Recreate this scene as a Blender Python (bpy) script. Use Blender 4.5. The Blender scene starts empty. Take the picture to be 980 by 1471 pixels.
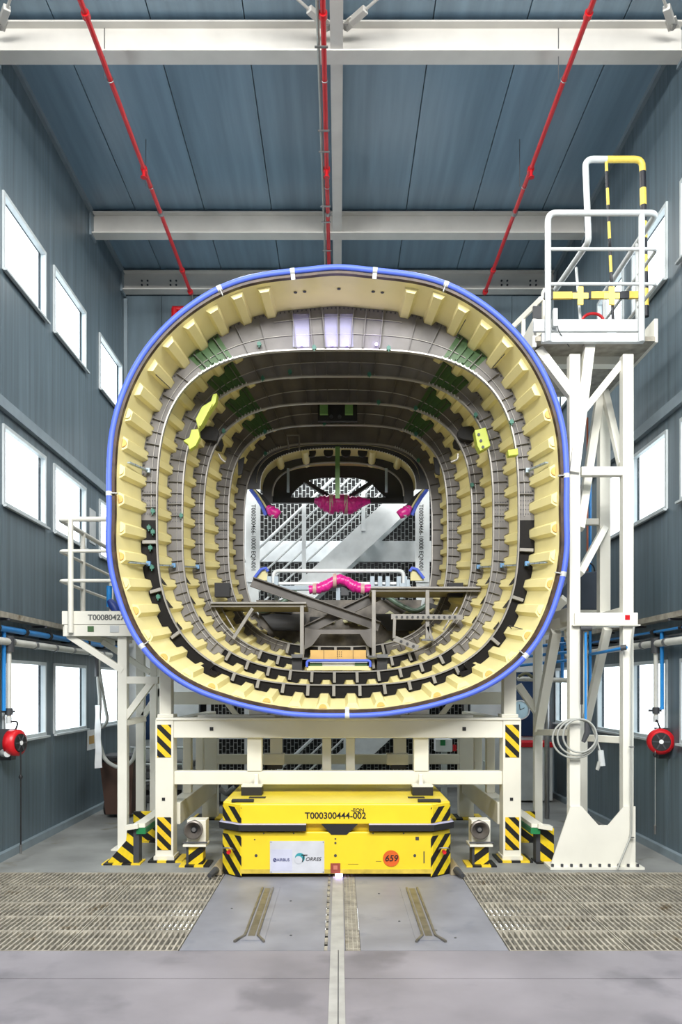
import bpy, math, random
from mathutils import Vector, Matrix
random.seed(7)
PI = math.pi
C = bpy.context.scene.collection
sc = bpy.context.scene

# ------------------------------------------------------------------ camera, world, light
F = 1150.0; VX, VY, EYE = 487.0, 985.0, 1.56
cam = bpy.data.cameras.new('camera'); co = bpy.data.objects.new('camera', cam); C.objects.link(co)
co.location = (0, 0, EYE); co.rotation_euler = (PI/2, 0, 0)
cam.sensor_fit = 'AUTO'; cam.sensor_width = 36; cam.lens = F/1471*36
cam.shift_x = (490-VX)/1471; cam.shift_y = (VY-735.5)/1471
cam.clip_start = .05; cam.clip_end = 200
sc.camera = co
sc.view_settings.view_transform = 'Standard'; sc.view_settings.look = 'None'
sc.view_settings.gamma = 1; sc.view_settings.use_curve_mapping = False
sc.view_settings.exposure = 0.42
w = bpy.data.worlds.new('world'); sc.world = w; w.use_nodes = True
bg = w.node_tree.nodes['Background']; bg.inputs[0].default_value = (.90, .96, 1, 1); bg.inputs[1].default_value = 3.2
def area(name, loc, rot, size, sy, power, col=(1, 1, 1)):
    l = bpy.data.lights.new(name, 'AREA'); l.shape = 'RECTANGLE'; l.size = size; l.size_y = sy
    l.energy = power; l.color = col
    o = bpy.data.objects.new(name, l); C.objects.link(o); o.location = loc; o.rotation_euler = rot
    return o
# hall lamps above and behind the photographer, and the ones over the work cell
for x_ in (-1.7, 1.7):
    area('hall_lamp', (x_, 1.2, 6.7), (math.radians(44), 0, math.radians(-8 if x_ < 0 else 8)), 2.0, 1.0, 280, (1, .99, .96))
    area('hall_lamp', (x_, -2.5, 7.0), (math.radians(30), 0, 0), 2.2, 1.2, 260, (1, .99, .97))
area('bay_lamp', (-1.2, 8.4, 6.9), (0, 0, 0), .3, 4.0, 60, (1, .99, .95))
area('bay_lamp', (1.2, 8.4, 6.9), (0, 0, 0), .3, 4.0, 60, (1, .99, .95))
area('rear_lamp', (0, 11.75, 5.5), (math.radians(20), 0, 0), 3.2, .3, 85, (.93, .97, 1))

def at(px, py, Y):
    return Vector(((px-VX)*Y/F, Y, EYE+(VY-py)*Y/F))

# ------------------------------------------------------------------ materials
MATS = {}
def s2l(c):
    return tuple(((v/255)/12.92 if v/255 <= .04045 else ((v/255+.055)/1.055)**2.4) for v in c)
def mat(name, rgb, rough=.5, metal=0, var=.06, scale=6, bump=0., spec=.5, streak=None, trans=0, coat=0, dirt=None):
    if name in MATS: return MATS[name]
    m = bpy.data.materials.new(name); m.use_nodes = True; nt = m.node_tree; N = nt.nodes; L = nt.links
    b = N['Principled BSDF']; c = s2l(rgb)
    b.inputs['Roughness'].default_value = rough; b.inputs['Metallic'].default_value = metal
    b.inputs['Specular IOR Level'].default_value = spec
    if coat: b.inputs['Coat Weight'].default_value = coat
    tc = N.new('ShaderNodeTexCoord'); mp = N.new('ShaderNodeMapping')
    L.new(tc.outputs['Object'], mp.inputs[0])
    if streak: mp.inputs['Scale'].default_value = streak
    no = N.new('ShaderNodeTexNoise'); no.inputs['Scale'].default_value = scale; no.inputs['Detail'].default_value = 5
    L.new(mp.outputs[0], no.inputs['Vector'])
    rp = N.new('ShaderNodeValToRGB'); L.new(no.outputs['Fac'], rp.inputs[0])
    rp.color_ramp.elements[0].position = .3; rp.color_ramp.elements[1].position = .7
    rp.color_ramp.elements[0].color = tuple(max(0, v*(1-var*2)) for v in c)+(1,)
    rp.color_ramp.elements[1].color = tuple(min(1, v*(1+var)) for v in c)+(1,)
    out = rp.outputs[0]
    if dirt:
        n2 = N.new('ShaderNodeTexNoise'); n2.inputs['Scale'].default_value = dirt[1]; n2.inputs['Detail'].default_value = 8
        L.new(tc.outputs['Object'], n2.inputs['Vector'])
        r2 = N.new('ShaderNodeValToRGB'); L.new(n2.outputs['Fac'], r2.inputs[0])
        r2.color_ramp.elements[0].position = dirt[2]; r2.color_ramp.elements[1].position = dirt[2]+.12
        mx = N.new('ShaderNodeMix'); mx.data_type = 'RGBA'
        L.new(r2.outputs[0], mx.inputs[0]); L.new(out, mx.inputs[6]); mx.inputs[7].default_value = s2l(dirt[0])+(1,)
        out = mx.outputs[2]
    L.new(out, b.inputs['Base Color'])
    if bump:
        bu = N.new('ShaderNodeBump'); bu.inputs['Strength'].default_value = bump; bu.inputs['Distance'].default_value = .01
        L.new(no.outputs['Fac'], bu.inputs['Height']); L.new(bu.outputs[0], b.inputs['Normal'])
    MATS[name] = m; return m
def stripe_mat(name, a, b_, period, sx, sz, sy=0, offs=0, rough=.45, chev=False):
    if name in MATS: return MATS[name]
    m = bpy.data.materials.new(name); m.use_nodes = True; nt = m.node_tree; N = nt.nodes; L = nt.links
    b = N['Principled BSDF']; b.inputs['Roughness'].default_value = rough
    tc = N.new('ShaderNodeTexCoord'); sp = N.new('ShaderNodeSeparateXYZ'); L.new(tc.outputs['Object'], sp.inputs[0])
    def mth(op, i0, v1=None, l1=None):
        n = N.new('ShaderNodeMath'); n.operation = op; L.new(i0, n.inputs[0])
        if l1 is not None: L.new(l1, n.inputs[1])
        elif v1 is not None: n.inputs[1].default_value = v1
        return n.outputs[0]
    x = sp.outputs[0]
    if chev: x = mth('ABSOLUTE', x)
    s = mth('ADD', mth('ADD', mth('MULTIPLY', x, sx), None, mth('MULTIPLY', sp.outputs[2], sz)), None, mth('MULTIPLY', sp.outputs[1], sy))
    fr = mth('FRACT', mth('ADD', mth('DIVIDE', s, period), offs+50))
    g = mth('GREATER_THAN', fr, .5)
    mx = N.new('ShaderNodeMix'); mx.data_type = 'RGBA'; L.new(g, mx.inputs[0])
    mx.inputs[6].default_value = s2l(a)+(1,); mx.inputs[7].default_value = s2l(b_)+(1,)
    no = N.new('ShaderNodeTexNoise'); no.inputs['Scale'].default_value = 30; L.new(tc.outputs['Object'], no.inputs['Vector'])
    hs = N.new('ShaderNodeMix'); hs.data_type = 'RGBA'; hs.blend_type = 'MULTIPLY'; hs.inputs[0].default_value = .35
    L.new(mx.outputs[2], hs.inputs[6]); L.new(no.outputs['Fac'], hs.inputs[7]); L.new(hs.outputs[2], b.inputs['Base Color'])
    MATS[name] = m; return m
def emis(name, rgb, st):
    m = bpy.data.materials.new(name); m.use_nodes = True; b = m.node_tree.nodes['Principled BSDF']
    b.inputs['Base Color'].default_value = s2l(rgb)+(1,); b.inputs['Emission Color'].default_value = s2l(rgb)+(1,)
    b.inputs['Emission Strength'].default_value = st; MATS[name] = m; return m
def glass_mat():
    m = bpy.data.materials.new('window_glass'); m.use_nodes = True; nt = m.node_tree; N = nt.nodes; L = nt.links
    for n in list(N): N.remove(n)
    o = N.new('ShaderNodeOutputMaterial'); t = N.new('ShaderNodeBsdfTransparent'); g = N.new('ShaderNodeBsdfGlossy')
    g.inputs['Roughness'].default_value = .03; t.inputs[0].default_value = (.97, .99, 1, 1)
    mx = N.new('ShaderNodeMixShader'); mx.inputs[0].default_value = .05
    L.new(t.outputs[0], mx.inputs[1]); L.new(g.outputs[0], mx.inputs[2]); L.new(mx.outputs[0], o.inputs[0])
    return m
GLASS = glass_mat()
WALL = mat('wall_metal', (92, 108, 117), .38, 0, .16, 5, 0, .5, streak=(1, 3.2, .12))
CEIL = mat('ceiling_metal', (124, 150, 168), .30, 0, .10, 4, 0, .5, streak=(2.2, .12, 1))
WBACK = mat('wall_joint', (35, 45, 52), .7)
WTRIM = mat('wall_trim', (128, 142, 150), .45)
WFRAME = mat('window_frame', (188, 196, 198), .4)
BEAM = mat('beam_paint', (214, 211, 204), .5, 0, .05, 3)
WHITE = mat('cradle_paint', (226, 223, 208), .42, 0, .04, 2.5, dirt=((170, 150, 100), 3.5, .72))
TWHITE = mat('tower_paint', (228, 226, 214), .42, 0, .04, 2.5, dirt=((165, 140, 95), 4, .74))
LGREY = mat('light_grey_paint', (196, 200, 200), .4)
RED = mat('red_pipe', (200, 22, 32), .35)
CONC = mat('concrete', (130, 126, 131), .5, 0, .15, 1.3, .15, .4, dirt=((104, 101, 106), 1.7, .54))
CONC2 = mat('concrete_rear', (136, 138, 136), .55, 0, .14, 2.0, .15, .4, dirt=((110, 106, 92), 3, .6))
PLATE = mat('floor_plate', (132, 133, 141), .45, .1, .12, 2.5, .1, .5, dirt=((112, 116, 126), 4, .6))
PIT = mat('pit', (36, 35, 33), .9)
GALV = mat('galvanised', (170, 164, 150), .65, .25, .2, 10, dirt=((100, 84, 58), 5, .62))
GROOVE = mat('groove_steel', (120, 116, 108), .4, .5, .2, 12)
RAILM = mat('rail_strip', (158, 157, 152), .5, 0, .1, 8)
SKIN = mat('cream_primer', (232, 220, 160), .42, 0, .035, 3, 0, .4)
SKIN2 = mat('cream_primer_stringer', (236, 224, 162), .40, 0, .03, 3, 0, .4)
ORANGE = mat('stringer_plug', (226, 176, 96), .6)
BROWN = mat('rim_laminate', (70, 52, 38), .45, 0, .3, 14)
BLUE = mat('blue_foam', (82, 108, 218), .5, 0, .05, 5)
BLUEP = mat('blue_pipe', (38, 132, 205), .35)
TAPE = mat('masking_tape', (196, 198, 196), .6)
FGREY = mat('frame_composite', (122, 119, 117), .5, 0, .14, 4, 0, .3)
FGREYD = mat('frame_composite_shaded', (100, 96, 92), .42, 0, .14, 4, 0, .45)  # darker copy of frame_composite; shade deep inside the tube put into the colour
FDARK = mat('bulkhead_dark', (58, 58, 58), .4, .1, .12, 5)
FLANGE = mat('flange_edge', (158, 155, 150), .32, .3, .08, 8)
FBLACK = mat('carbon_black', (17, 15, 15), .5, 0, .1, 20, 0, .2)
GREEN = mat('green_primer', (66, 100, 58), .5)
GREEN2 = mat('leaf_green', (100, 140, 78), .5)
TEAL = mat('teal_clip', (56, 112, 98), .5)
LIME = mat('lime_bracket', (178, 190, 70), .5)
PINK = mat('pink_wrap', (240, 44, 158), .28, 0, .18, 26, .6, .6)
PBAND = mat('tape_band', (214, 176, 170), .5)
LILAC = mat('clear_film', (168, 168, 200), .25)
FILM = mat('thin_film', (200, 200, 240), .2); FILM.node_tree.nodes['Principled BSDF'].inputs['Alpha'].default_value = .28
BLACK = mat('black_rubber', (26, 26, 28), .6)
DGREY = mat('dark_grey', (62, 64, 68), .5)
STEEL = mat('steel', (150, 150, 150), .3, .8, .1, 10)
YEL = mat('agv_yellow', (234, 204, 42), .32, 0, .035, 4, 0, .5, dirt=((196, 168, 60), 6, .74))
YELTOP = mat('agv_yellow_top', (236, 212, 60), .3, 0, .06, 3, 0, .5, dirt=((205, 184, 88), 3, .66))
HAZ = stripe_mat('hazard_down', (250, 208, 40), (24, 24, 26), .088, .72, .72)
HAZL = stripe_mat('hazard_agv_left', (246, 216, 30), (24, 24, 26), .078, .86, .5, .2)
HAZR = stripe_mat('hazard_agv_right', (246, 216, 30), (24, 24, 26), .078, -.86, .5, .2)
HAZCH = stripe_mat('hazard_chevron', (246, 214, 34), (24, 24, 26), .14, .7, .9, 0)
HAZUP = stripe_mat('hazard_up', (246, 214, 34), (24, 24, 26), .11, -.6, .8, 0)
HAZH = stripe_mat('hazard_horizontal', (248, 214, 50), (24, 24, 26), .16, 1, 0, 0)
HAZB = stripe_mat('hazard_bar', (244, 214, 96), (36, 38, 46), .30, 0, 1, 0, .5)
HAZBX = stripe_mat('hazard_bar_cross', (244, 214, 96), (36, 38, 46), .34, 1, 0, 0)
BINM = mat('brown_bin', (74, 52, 42), .5)
PAPER = mat('paper', (232, 234, 234), .8)
HOSE = mat('grey_hose', (164, 166, 160), .5)
PVC = mat('white_pipe', (206, 206, 198), .4)
ORDISC = mat('orange_disc', (214, 96, 30), .5)
MESHW = mat('white_mesh', (164, 168, 166), .5)
STAIRW = mat('white_stair', (234, 238, 238), .45)
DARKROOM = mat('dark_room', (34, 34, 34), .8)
GREENP = mat('green_rail', (24, 120, 66), .45)
INK = mat('ink', (24, 24, 28), .6)
INKG = mat('ink_grey', (96, 98, 96), .6)
NAVY = mat('navy_ink', (34, 44, 110), .6)
TORQ = mat('turquoise_ink', (50, 150, 160), .6)
AMBER = mat('amber', (206, 166, 98), .5)
SKY2 = mat('pale_blue_metal', (158, 172, 182), .4, .2)
CLAMPB = mat('clamp_blue', (96, 142, 186), .4)
LED = emis('led_green', (90, 255, 150), 2.5)
LEDV = emis('led_violet', (190, 170, 255), 6)

# ------------------------------------------------------------------ mesh building
WLOC = {}
class MB:
    def __init__(s): s.v = []; s.f = []; s.sm = []
    def _add(s, vs, fs, smooth=False):
        n = len(s.v); s.v += [Vector(p) for p in vs]
        for f in fs: s.f.append(tuple(i+n for i in f)); s.sm.append(smooth)
        return s
    def box(s, x0, x1, y0, y1, z0, z1):
        vs = [(x, y, z) for x in (x0, x1) for y in (y0, y1) for z in (z0, z1)]
        return s._add(vs, [(0, 1, 3, 2), (4, 6, 7, 5), (0, 4, 5, 1), (2, 3, 7, 6), (0, 2, 6, 4), (1, 5, 7, 3)])
    def bar(s, a, b, w, h=None, up=(0, 0, 1)):
        h = h or w; a = Vector(a); b = Vector(b); d = (b-a).normalized(); u = Vector(up)
        if abs(d.dot(u)) > .98: u = Vector((0, 1, 0))
        sx = d.cross(u).normalized()*w/2; sy = sx.cross(d).normalized()*h/2
        vs = []
        for p in (a, b): vs += [p-sx-sy, p+sx-sy, p+sx+sy, p-sx+sy]
        return s._add(vs, [(3, 2, 1, 0), (4, 5, 6, 7), (0, 1, 5, 4), (1, 2, 6, 5), (2, 3, 7, 6), (3, 0, 4, 7)])
    def tube(s, pts, r, n=8, closed=False):
        pts = [Vector(p) for p in pts]; m = len(pts); rings = []; prev = None
        for i, p in enumerate(pts):
            if closed: d = pts[(i+1) % m]-pts[i-1]
            else: d = pts[min(i+1, m-1)]-pts[max(i-1, 0)]
            d.normalize()
            if prev is None:
                u = Vector((0, 0, 1)) if abs(d.z) < .9 else Vector((1, 0, 0))
                a = d.cross(u).normalized()
            else: a = (prev-d*prev.dot(d)).normalized()
            prev = a; b = d.cross(a)
            rr = r[i] if isinstance(r, (list, tuple)) else r
            rings.append([p+a*rr*math.cos(2*PI*k/n)+b*rr*math.sin(2*PI*k/n) for k in range(n)])
        vs = [q for g in rings for q in g]; fs = []
        for i in range(m if closed else m-1):
            j = (i+1) % m
            for k in range(n): fs.append((i*n+k, i*n+(k+1) % n, j*n+(k+1) % n, j*n+k))
        s._add(vs, fs, True)
        if not closed:
            s._add(rings[0], [tuple(range(n))[::-1]]); s._add(rings[-1], [tuple(range(n))])
        return s
    def prism(s, poly, axis, a, b):
        n = len(poly)
        def mk(u, v, t): return {'x': (t, u, v), 'y': (u, t, v), 'z': (u, v, t)}[axis]
        vs = [mk(u, v, a) for u, v in poly]+[mk(u, v, b) for u, v in poly]
        fs = [tuple(range(n)), tuple(range(2*n-1, n-1, -1))]+[(i, i+n, (i+1) % n+n, (i+1) % n) for i in range(n)]
        return s._add(vs, fs)
    def cyl(s, a, b, r, n=20, r2=None):
        a = Vector(a); b = Vector(b)
        return s.tube([a, b], [r, r if r2 is None else r2], n)
    def strip(s, A, B, closed=False, smooth=True):
        n = len(A); fs = []
        for i in range(n if closed else n-1):
            j = (i+1) % n; fs.append((i, j, n+j, n+i))
        return s._add(list(A)+list(B), fs, smooth)
    def build(s, name, m, parent=None, bevel=0, recalc=True):
        me = bpy.data.meshes.new(name); off = WLOC.get(parent.name) if parent else None
        if off is None:
            xs = [p.x for p in s.v]; ys = [p.y for p in s.v]; zs = [p.z for p in s.v]
            off = Vector(((min(xs)+max(xs))/2, (min(ys)+max(ys))/2, min(zs)))
        me.from_pydata([tuple(p-off) for p in s.v], [], s.f)
        me.polygons.foreach_set('use_smooth', s.sm); me.update()
        if recalc:
            import bmesh
            bm = bmesh.new(); bm.from_mesh(me); bmesh.ops.recalc_face_normals(bm, faces=bm.faces); bm.to_mesh(me); bm.free()
        o = bpy.data.objects.new(name, me); C.objects.link(o); me.materials.append(m)
        if parent: o.parent = parent
        else: o.location = off
        WLOC[o.name] = off
        if bevel:
            bv = o.modifiers.new('bevel', 'BEVEL'); bv.width = bevel; bv.segments = 2; bv.limit_method = 'ANGLE'
        return o
def fillet(pts, r, n=5, closed=False):
    pts = [Vector(p) for p in pts]; out = []
    m = len(pts)
    for i, p in enumerate(pts):
        if not closed and i in (0, m-1): out.append(p); continue
        a = pts[i-1]; b = pts[(i+1) % m]; da = (a-p); db = (b-p)
        q = min(r, da.length*.45, db.length*.45)
        p0 = p+da.normalized()*q; p1 = p+db.normalized()*q
        for k in range(n+1):
            t = k/n; out.append((1-t)**2*p0+2*t*(1-t)*p+t*t*p1)
    return out
def tag(o, label, cat, group=None):
    o['label'] = label; o['category'] = cat
    if group: o['group'] = group
    return o
def thing(name, label, cat, loc=(0, 0, 0), group=None):
    o = bpy.data.objects.new(name, None); C.objects.link(o); o.location = loc; WLOC[o.name] = Vector(loc)
    o.empty_display_size = .1
    return tag(o, label, cat, group)
def struct(name, loc=(0, 0, 0)):
    o = bpy.data.objects.new(name, None); C.objects.link(o); o.location = loc; WLOC[o.name] = Vector(loc)
    o['kind'] = 'structure'; return o
def sm(name, mb, m, bevel=0):
    o = mb.build(name, m, None, bevel); o['kind'] = 'structure'; return o
def stuff(o): o['kind'] = 'stuff'; return o
def text(s, loc, size, m, parent, rot=(PI/2, 0, 0), italic=0, bold=0, align='CENTER', name='lettering', sx=1):
    cu = bpy.data.curves.new('t', 'FONT'); cu.body = s; cu.size = size; cu.align_x = align; cu.align_y = 'CENTER'
    cu.extrude = .0008; cu.shear = italic; cu.offset = bold
    t = bpy.data.objects.new('t', cu); me = bpy.data.meshes.new_from_object(t)
    bpy.data.objects.remove(t)
    M = Matrix.Rotation(rot[2], 4, 'Z') @ Matrix.Rotation(rot[1], 4, 'Y') @ Matrix.Rotation(rot[0], 4, 'X') @ Matrix.Scale(sx, 4, (1, 0, 0))
    me.transform(M); me.materials.clear(); me.materials.append(m)
    o = bpy.data.objects.new(name, me); C.objects.link(o); o.parent = parent; o.location = Vector(loc)-WLOC[parent.name]
    WLOC[o.name] = Vector(loc); return o
B = lambda *a: MB().box(*a)

# ------------------------------------------------------------------ room
XW = 3.03; ZC = 7.36; Y0, Y1 = 4.6, 11.3; YR = 13.0
fl = struct('floor')
def slab(name, x0, x1, y0, y1, m, z1=0, th=.3): return B(x0, x1, y0, y1, z1-th, z1).build(name, m, fl)
GX0, GX1, GY0, GY1 = -.94, 1.0, 4.71, 6.69
XF = 6.0
slab('concrete_slab', -XF, XF, -8, 4.262, CONC)
slab('concrete_slab', -XF, XF, 4.268, GY0, CONC)
slab('concrete_slab', -XF, -XW, GY0, YR+.2, CONC2); slab('concrete_slab', XW, XF, GY0, YR+.2, CONC2)
slab('concrete_slab', -XW, XW, GY1, YR+.2, CONC2)
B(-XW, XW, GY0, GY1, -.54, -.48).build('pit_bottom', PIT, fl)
# centre plate in strips, around the slots
for a, b in ((GX0, -.088), (-.068, .038), (.13, GX1)): slab('steel_plate', a, b, GY0+.004, GY1-.004, PLATE, 0, .02)
for a, b in ((-.088, -.068), (.038, .13)): B(a, b, GY0+.004, GY1-.004, -.12, -.06).build('slot_bottom', PIT, fl)
g = MB()
for i in range(70):
    y = GY0+.02+i*.028; g.box(.04, .128, y, y+.008, -.02, -.003)
for x in (.055, .082, .109): g.box(x, x+.006, GY0+.01, GY1-.01, -.022, -.001)
for i in range(12): g.box(-.0875, -.0685, GY0+.02+i*.16, GY0+.10+i*.16, -.02, -.004)
stuff(g.build('slot_grate', GALV, fl))
B(-.05, .03, -8, GY1, .0005, .004).build('guide_strip', RAILM, fl)
B(-.006, -.001, -8, GY0, .004, .0052).build('strip_joint', DGREY, fl)
for sgn, xa in ((-1, -.545), (1, .56)):
    B(xa-.09, xa+.09, 4.9, 6.2, .0005, .003).build('guide_plate', PLATE, fl)
    B(xa-.022, xa+.022, 4.98, 6.15, .003, .0045).build('guide_groove', GROOVE, fl)
    for e in (-1, 1):
        MB().bar((xa+e*.04, 4.98, .008), (xa+e*.04, 6.15, .008), .014, .012).bar((xa+e*.04, 4.98, .008), (xa+e*.09, 4.86, .008), .014, .012).build('guide_rib', GROOVE, fl)
for x, y in ((-.3, 5.0), (.4, 5.3), (.72, 4.95), (-.75, 5.6), (.3, 6.0), (.62, 5.1), (-.35, 5.8)):
    MB().cyl((x, y, .0003), (x, y, .003), .008, 10).build('plate_bolt', DGREY, fl)
# gratings
def grating(x0, x1, seam, label):
    t = thing('floor_grating', label, 'floor grating', ((x0+x1)/2, (GY0+GY1)/2, -.04))
    ys = [GY0+.003, 5.1, 5.42, 5.76, 6.25, GY1-.003]
    for k in range(5):
        for a, b in ((x0, seam), (seam, x1)):
            ya, yb = ys[k], ys[k+1]; a2, b2 = a+.004, b-.004; ya2, yb2 = ya+.003, yb-.003
            f = MB(); f.box(a2, a2+.008, ya2, yb2, -.035, 0).box(b2-.008, b2, ya2, yb2, -.035, 0)
            f.box(a2+.008, b2-.008, ya2, ya2+.006, -.035, 0).box(a2+.008, b2-.008, yb2-.006, yb2, -.035, 0)
            p = f.build('grating_panel', GALV, t)
            q = MB(); n = int((b2-a2)/.036)
            for i in range(1, n): x = a2+(b2-a2)*i/n; q.box(x-.006, x+.006, ya2+.006, yb2-.006, -.032, -.0005)
            m_ = int((yb-ya)/.1)
            for i in range(1, m_): y = ya+(yb-ya)*i/m_; q.box(a2+.008, b2-.008, y-.003, y+.003, -.022, -.010)
            stuff(q.build('grating_bars', GALV, p))
grating(-XW+.01, GX0-.005, -1.64, 'left galvanised floor grating of long bars beside the central plate')
grating(GX1+.005, XW-.01, 1.72, 'right galvanised floor grating in front of the tall tower feet')

# ceiling
cl = struct('ceiling')
B(-XW-.1, XW+.1, Y0, YR+.2, ZC+.05, ZC+.12).build('ceiling_deck', WBACK, cl)
xs = [-XW, -2.48, -1.64, -.82, 0, .82, 1.64, 2.48, XW]
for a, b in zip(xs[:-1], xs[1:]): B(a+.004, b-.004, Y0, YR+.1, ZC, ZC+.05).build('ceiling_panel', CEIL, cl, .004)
for s_ in (-1, 1): sm('trim_1' if s_ < 0 else 'trim_2', MB().bar((s_*(XW-.02), Y0, ZC-.03), (s_*(XW-.02), YR, ZC-.03), .04, .06), WTRIM)

WROWS = [(1.05, 1.80), (3.19, 3.92), (5.31, 6.02)]
LCOL = [(4.9, 5.9), (5.98, 6.98), (7.2, 8.25), (8.48, 9.56), (10.1, 11.15)]
RCOL = [(4.9, 5.85), (6.1, 7.08), (7.37, 8.25), (8.5, 9.35), (10.3, 11.15)]
nwin = [0]
def side_wall(s_, cols, name):
    W = struct(name); xa, xb = sorted((s_*XW, s_*(XW+.05))); xc, xd = sorted((s_*(XW+.05), s_*(XW+.07)))
    br = [Y0]+[v for c in cols for v in c]+[YR+.2]
    bk = MB()
    for i in range(len(br)-1):
        a, b = br[i], br[i+1]; iswin = i % 2 == 1
        if iswin:
            zs = [0]+[v for r in WROWS for v in r]+[ZC]
            for k in range(0, len(zs), 2):
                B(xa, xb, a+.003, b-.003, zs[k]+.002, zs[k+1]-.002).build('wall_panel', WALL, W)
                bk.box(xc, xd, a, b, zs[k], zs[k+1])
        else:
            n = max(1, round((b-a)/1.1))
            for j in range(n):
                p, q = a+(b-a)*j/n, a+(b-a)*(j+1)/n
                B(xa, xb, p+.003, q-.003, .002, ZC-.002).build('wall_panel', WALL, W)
            bk.box(xc, xd, a, b, 0, ZC)
    bk.build('wall_backing', WBACK, W)
    for c in cols:
        for r in WROWS:
            nwin[0] += 1; wd = struct('window_%d' % nwin[0], (s_*XW, (c[0]+c[1])/2, r[0]))
            t_ = .032; f = MB(); x0, x1 = sorted((s_*(XW-.018), s_*(XW+.03)))
            f.box(x0, x1, c[0], c[0]+t_, r[0], r[1]).box(x0, x1, c[1]-t_, c[1], r[0], r[1])
            f.box(x0, x1, c[0]+t_, c[1]-t_, r[0], r[0]+t_).box(x0, x1, c[0]+t_, c[1]-t_, r[1]-t_, r[1])
            f.build('window_frame', WFRAME, wd)
            x0, x1 = sorted((s_*(XW+.008), s_*(XW+.014)))
            B(x0, x1, c[0]+t_, c[1]-t_, r[0]+t_, r[1]-t_).build('pane', GLASS, wd)
            xs0, xs1 = sorted((s_*(XW-.05), s_*(XW-.018)))
            B(xs0, xs1, c[0]-.02, c[1]+.02, r[0]-.02, r[0]).build('window_sill', WFRAME, wd)
    # ledge trim above the middle windows, and baseboard
    x0, x1 = sorted((s_*(XW-.05), s_*XW))
    lt = sm('trim_3' if s_ < 0 else 'trim_4', B(x0, x1, Y0, Y1, 4.03, 4.13), WTRIM)
    b_ = sm('baseboard_left' if s_ < 0 else 'baseboard_right', B(x0, x1, Y0+2.1, YR, 0, .07), WTRIM)
    return W
side_wall(-1, LCOL, 'wall_left'); side_wall(1, RCOL, 'wall_right')
# back wall with a wide opening
OX0, OX1, OZ = -1.98, 1.86, 5.6
wb = struct('wall_back')
for a, b in ((-XW, OX0), (OX1, XW)):
    n = 2
    for j in range(n):
        p, q = a+(b-a)*j/n, a+(b-a)*(j+1)/n
        B(p+.003, q-.003, Y1, Y1+.06, 2.3, ZC-.002).build('wall_panel', WALL, wb)
    B(a, b, Y1+.06, Y1+.15, 0, ZC).build('wall_backing', WBACK, wb)
    B(a+.003, b-.003, Y1, Y1+.06, 0, 2.295).build('wall_panel', LGREY, wb)
for j in range(4):
    p, q = OX0+(OX1-OX0)*j/4, OX0+(OX1-OX0)*(j+1)/4
    B(p+.003, q-.003, Y1, Y1+.06, OZ, ZC-.002).build('wall_panel', WALL, wb)
B(OX0, OX1, Y1+.06, Y1+.15, OZ, ZC).build('wall_backing', WBACK, wb)
for s_ in (-1, 1): MB().bar((s_*(XW-.03), Y1-.03, 0), (s_*(XW-.03), Y1-.03, 7.0), .05).build('corner_post', WTRIM, wb)
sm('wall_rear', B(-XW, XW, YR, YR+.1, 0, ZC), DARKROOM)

# the near hall that the photographer stands in
HALL = mat('hall_wall', (176, 180, 184), .6)
sm('wall_hall_left', B(-XF-.1, -XF, -8, Y0, 0, ZC), HALL); sm('wall_hall_right', B(XF, XF+.1, -8, Y0, 0, ZC), HALL)
sm('wall_hall_rear', B(-XF, XF, -8.1, -8, 0, ZC), HALL)
sm('wall_return_left', B(-XF, -XW-.13, Y0, Y0+.1, 0, ZC), HALL); sm('wall_return_right', B(XW+.13, XF, Y0, Y0+.1, 0, ZC), HALL)
sm('ceiling_hall', B(-XF, XF, -8, Y0, ZC, ZC+.1), HALL)
# ------------------------------------------------------------------ roof beams
def ibeam(y, zb, label, holes=False):
    t = thing('roof_beam', label, 'roof beam', (0, y, zb), 'white steel beams across the roof')
    x0, x1 = -XW+.03, XW-.03
    B(x0, x1, y, y+.16, zb, zb+.014).build('bottom_flange', BEAM, t)
    B(x0, x1, y, y+.16, zb+.25, zb+.264).build('top_flange', BEAM, t)
    B(x0, x1, y+.075, y+.085, zb+.014, zb+.25).build('web', BEAM, t)
    for s_ in (-1, 1):
        B(*sorted((s_*(XW-.03), s_*(XW-.003))), y-.02, y+.18, zb-.03, zb+.28).build('end_plate', WTRIM, t)
    if holes:
        for xx in (-2.75, -2.67, -2.35, -2.27, 2.27, 2.35, 2.67, 2.75):
            for zz in (.09, .15): MB().cyl((xx, y+.062, zb+zz), (xx, y+.075, zb+zz), .014, 8).build('bolt_head', DGREY, t)
ZB = 7.06
ibeam(6.93, ZB, 'nearest white steel roof beam, high across the top of the picture')
ibeam(9.72, ZB, 'middle white steel roof beam across the bay')
ibeam(11.1, ZB, 'farthest white steel roof beam with bolt heads, against the back wall', True)
pu = thing('ridge_purlin', 'white central purlin running lengthways under the ceiling', 'roof beam', (-.02, 8, ZB+.02))
for ya, yb in ((Y0, 6.995), (7.02, 9.785), (9.81, 11.17)):
    B(-.075, .035, ya, yb, ZB+.016, ZB+.026).build('bottom_flange', BEAM, pu)
    B(-.025, -.015, ya, yb, ZB+.026, ZB+.24).build('web', BEAM, pu)
    B(-.075, .035, ya, yb, ZB+.24, ZB+.249).build('top_flange', BEAM, pu)
def rod(a, b, label):
    a = Vector(a); b = Vector(b); d = (b-a).normalized()
    t = thing('brace_rod', label, 'brace rod', a, 'roof bracing rods')
    MB().cyl(a+d*.2, b, .012, 8).build('rod', BEAM, t)
    MB().bar(a+d*.06, a+d*.24, .06, .05).build('coupling', BEAM, t, .006)
    MB().bar(a-d*.03, a+d*.1, .09, .012).build('gusset_plate', BEAM, t)
    MB().cyl(a+Vector((0, -.035, 0)), a+Vector((0, .02, 0)), .022, 10).build('bolt_head', STEEL, t)
zr = ZB+.14
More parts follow.
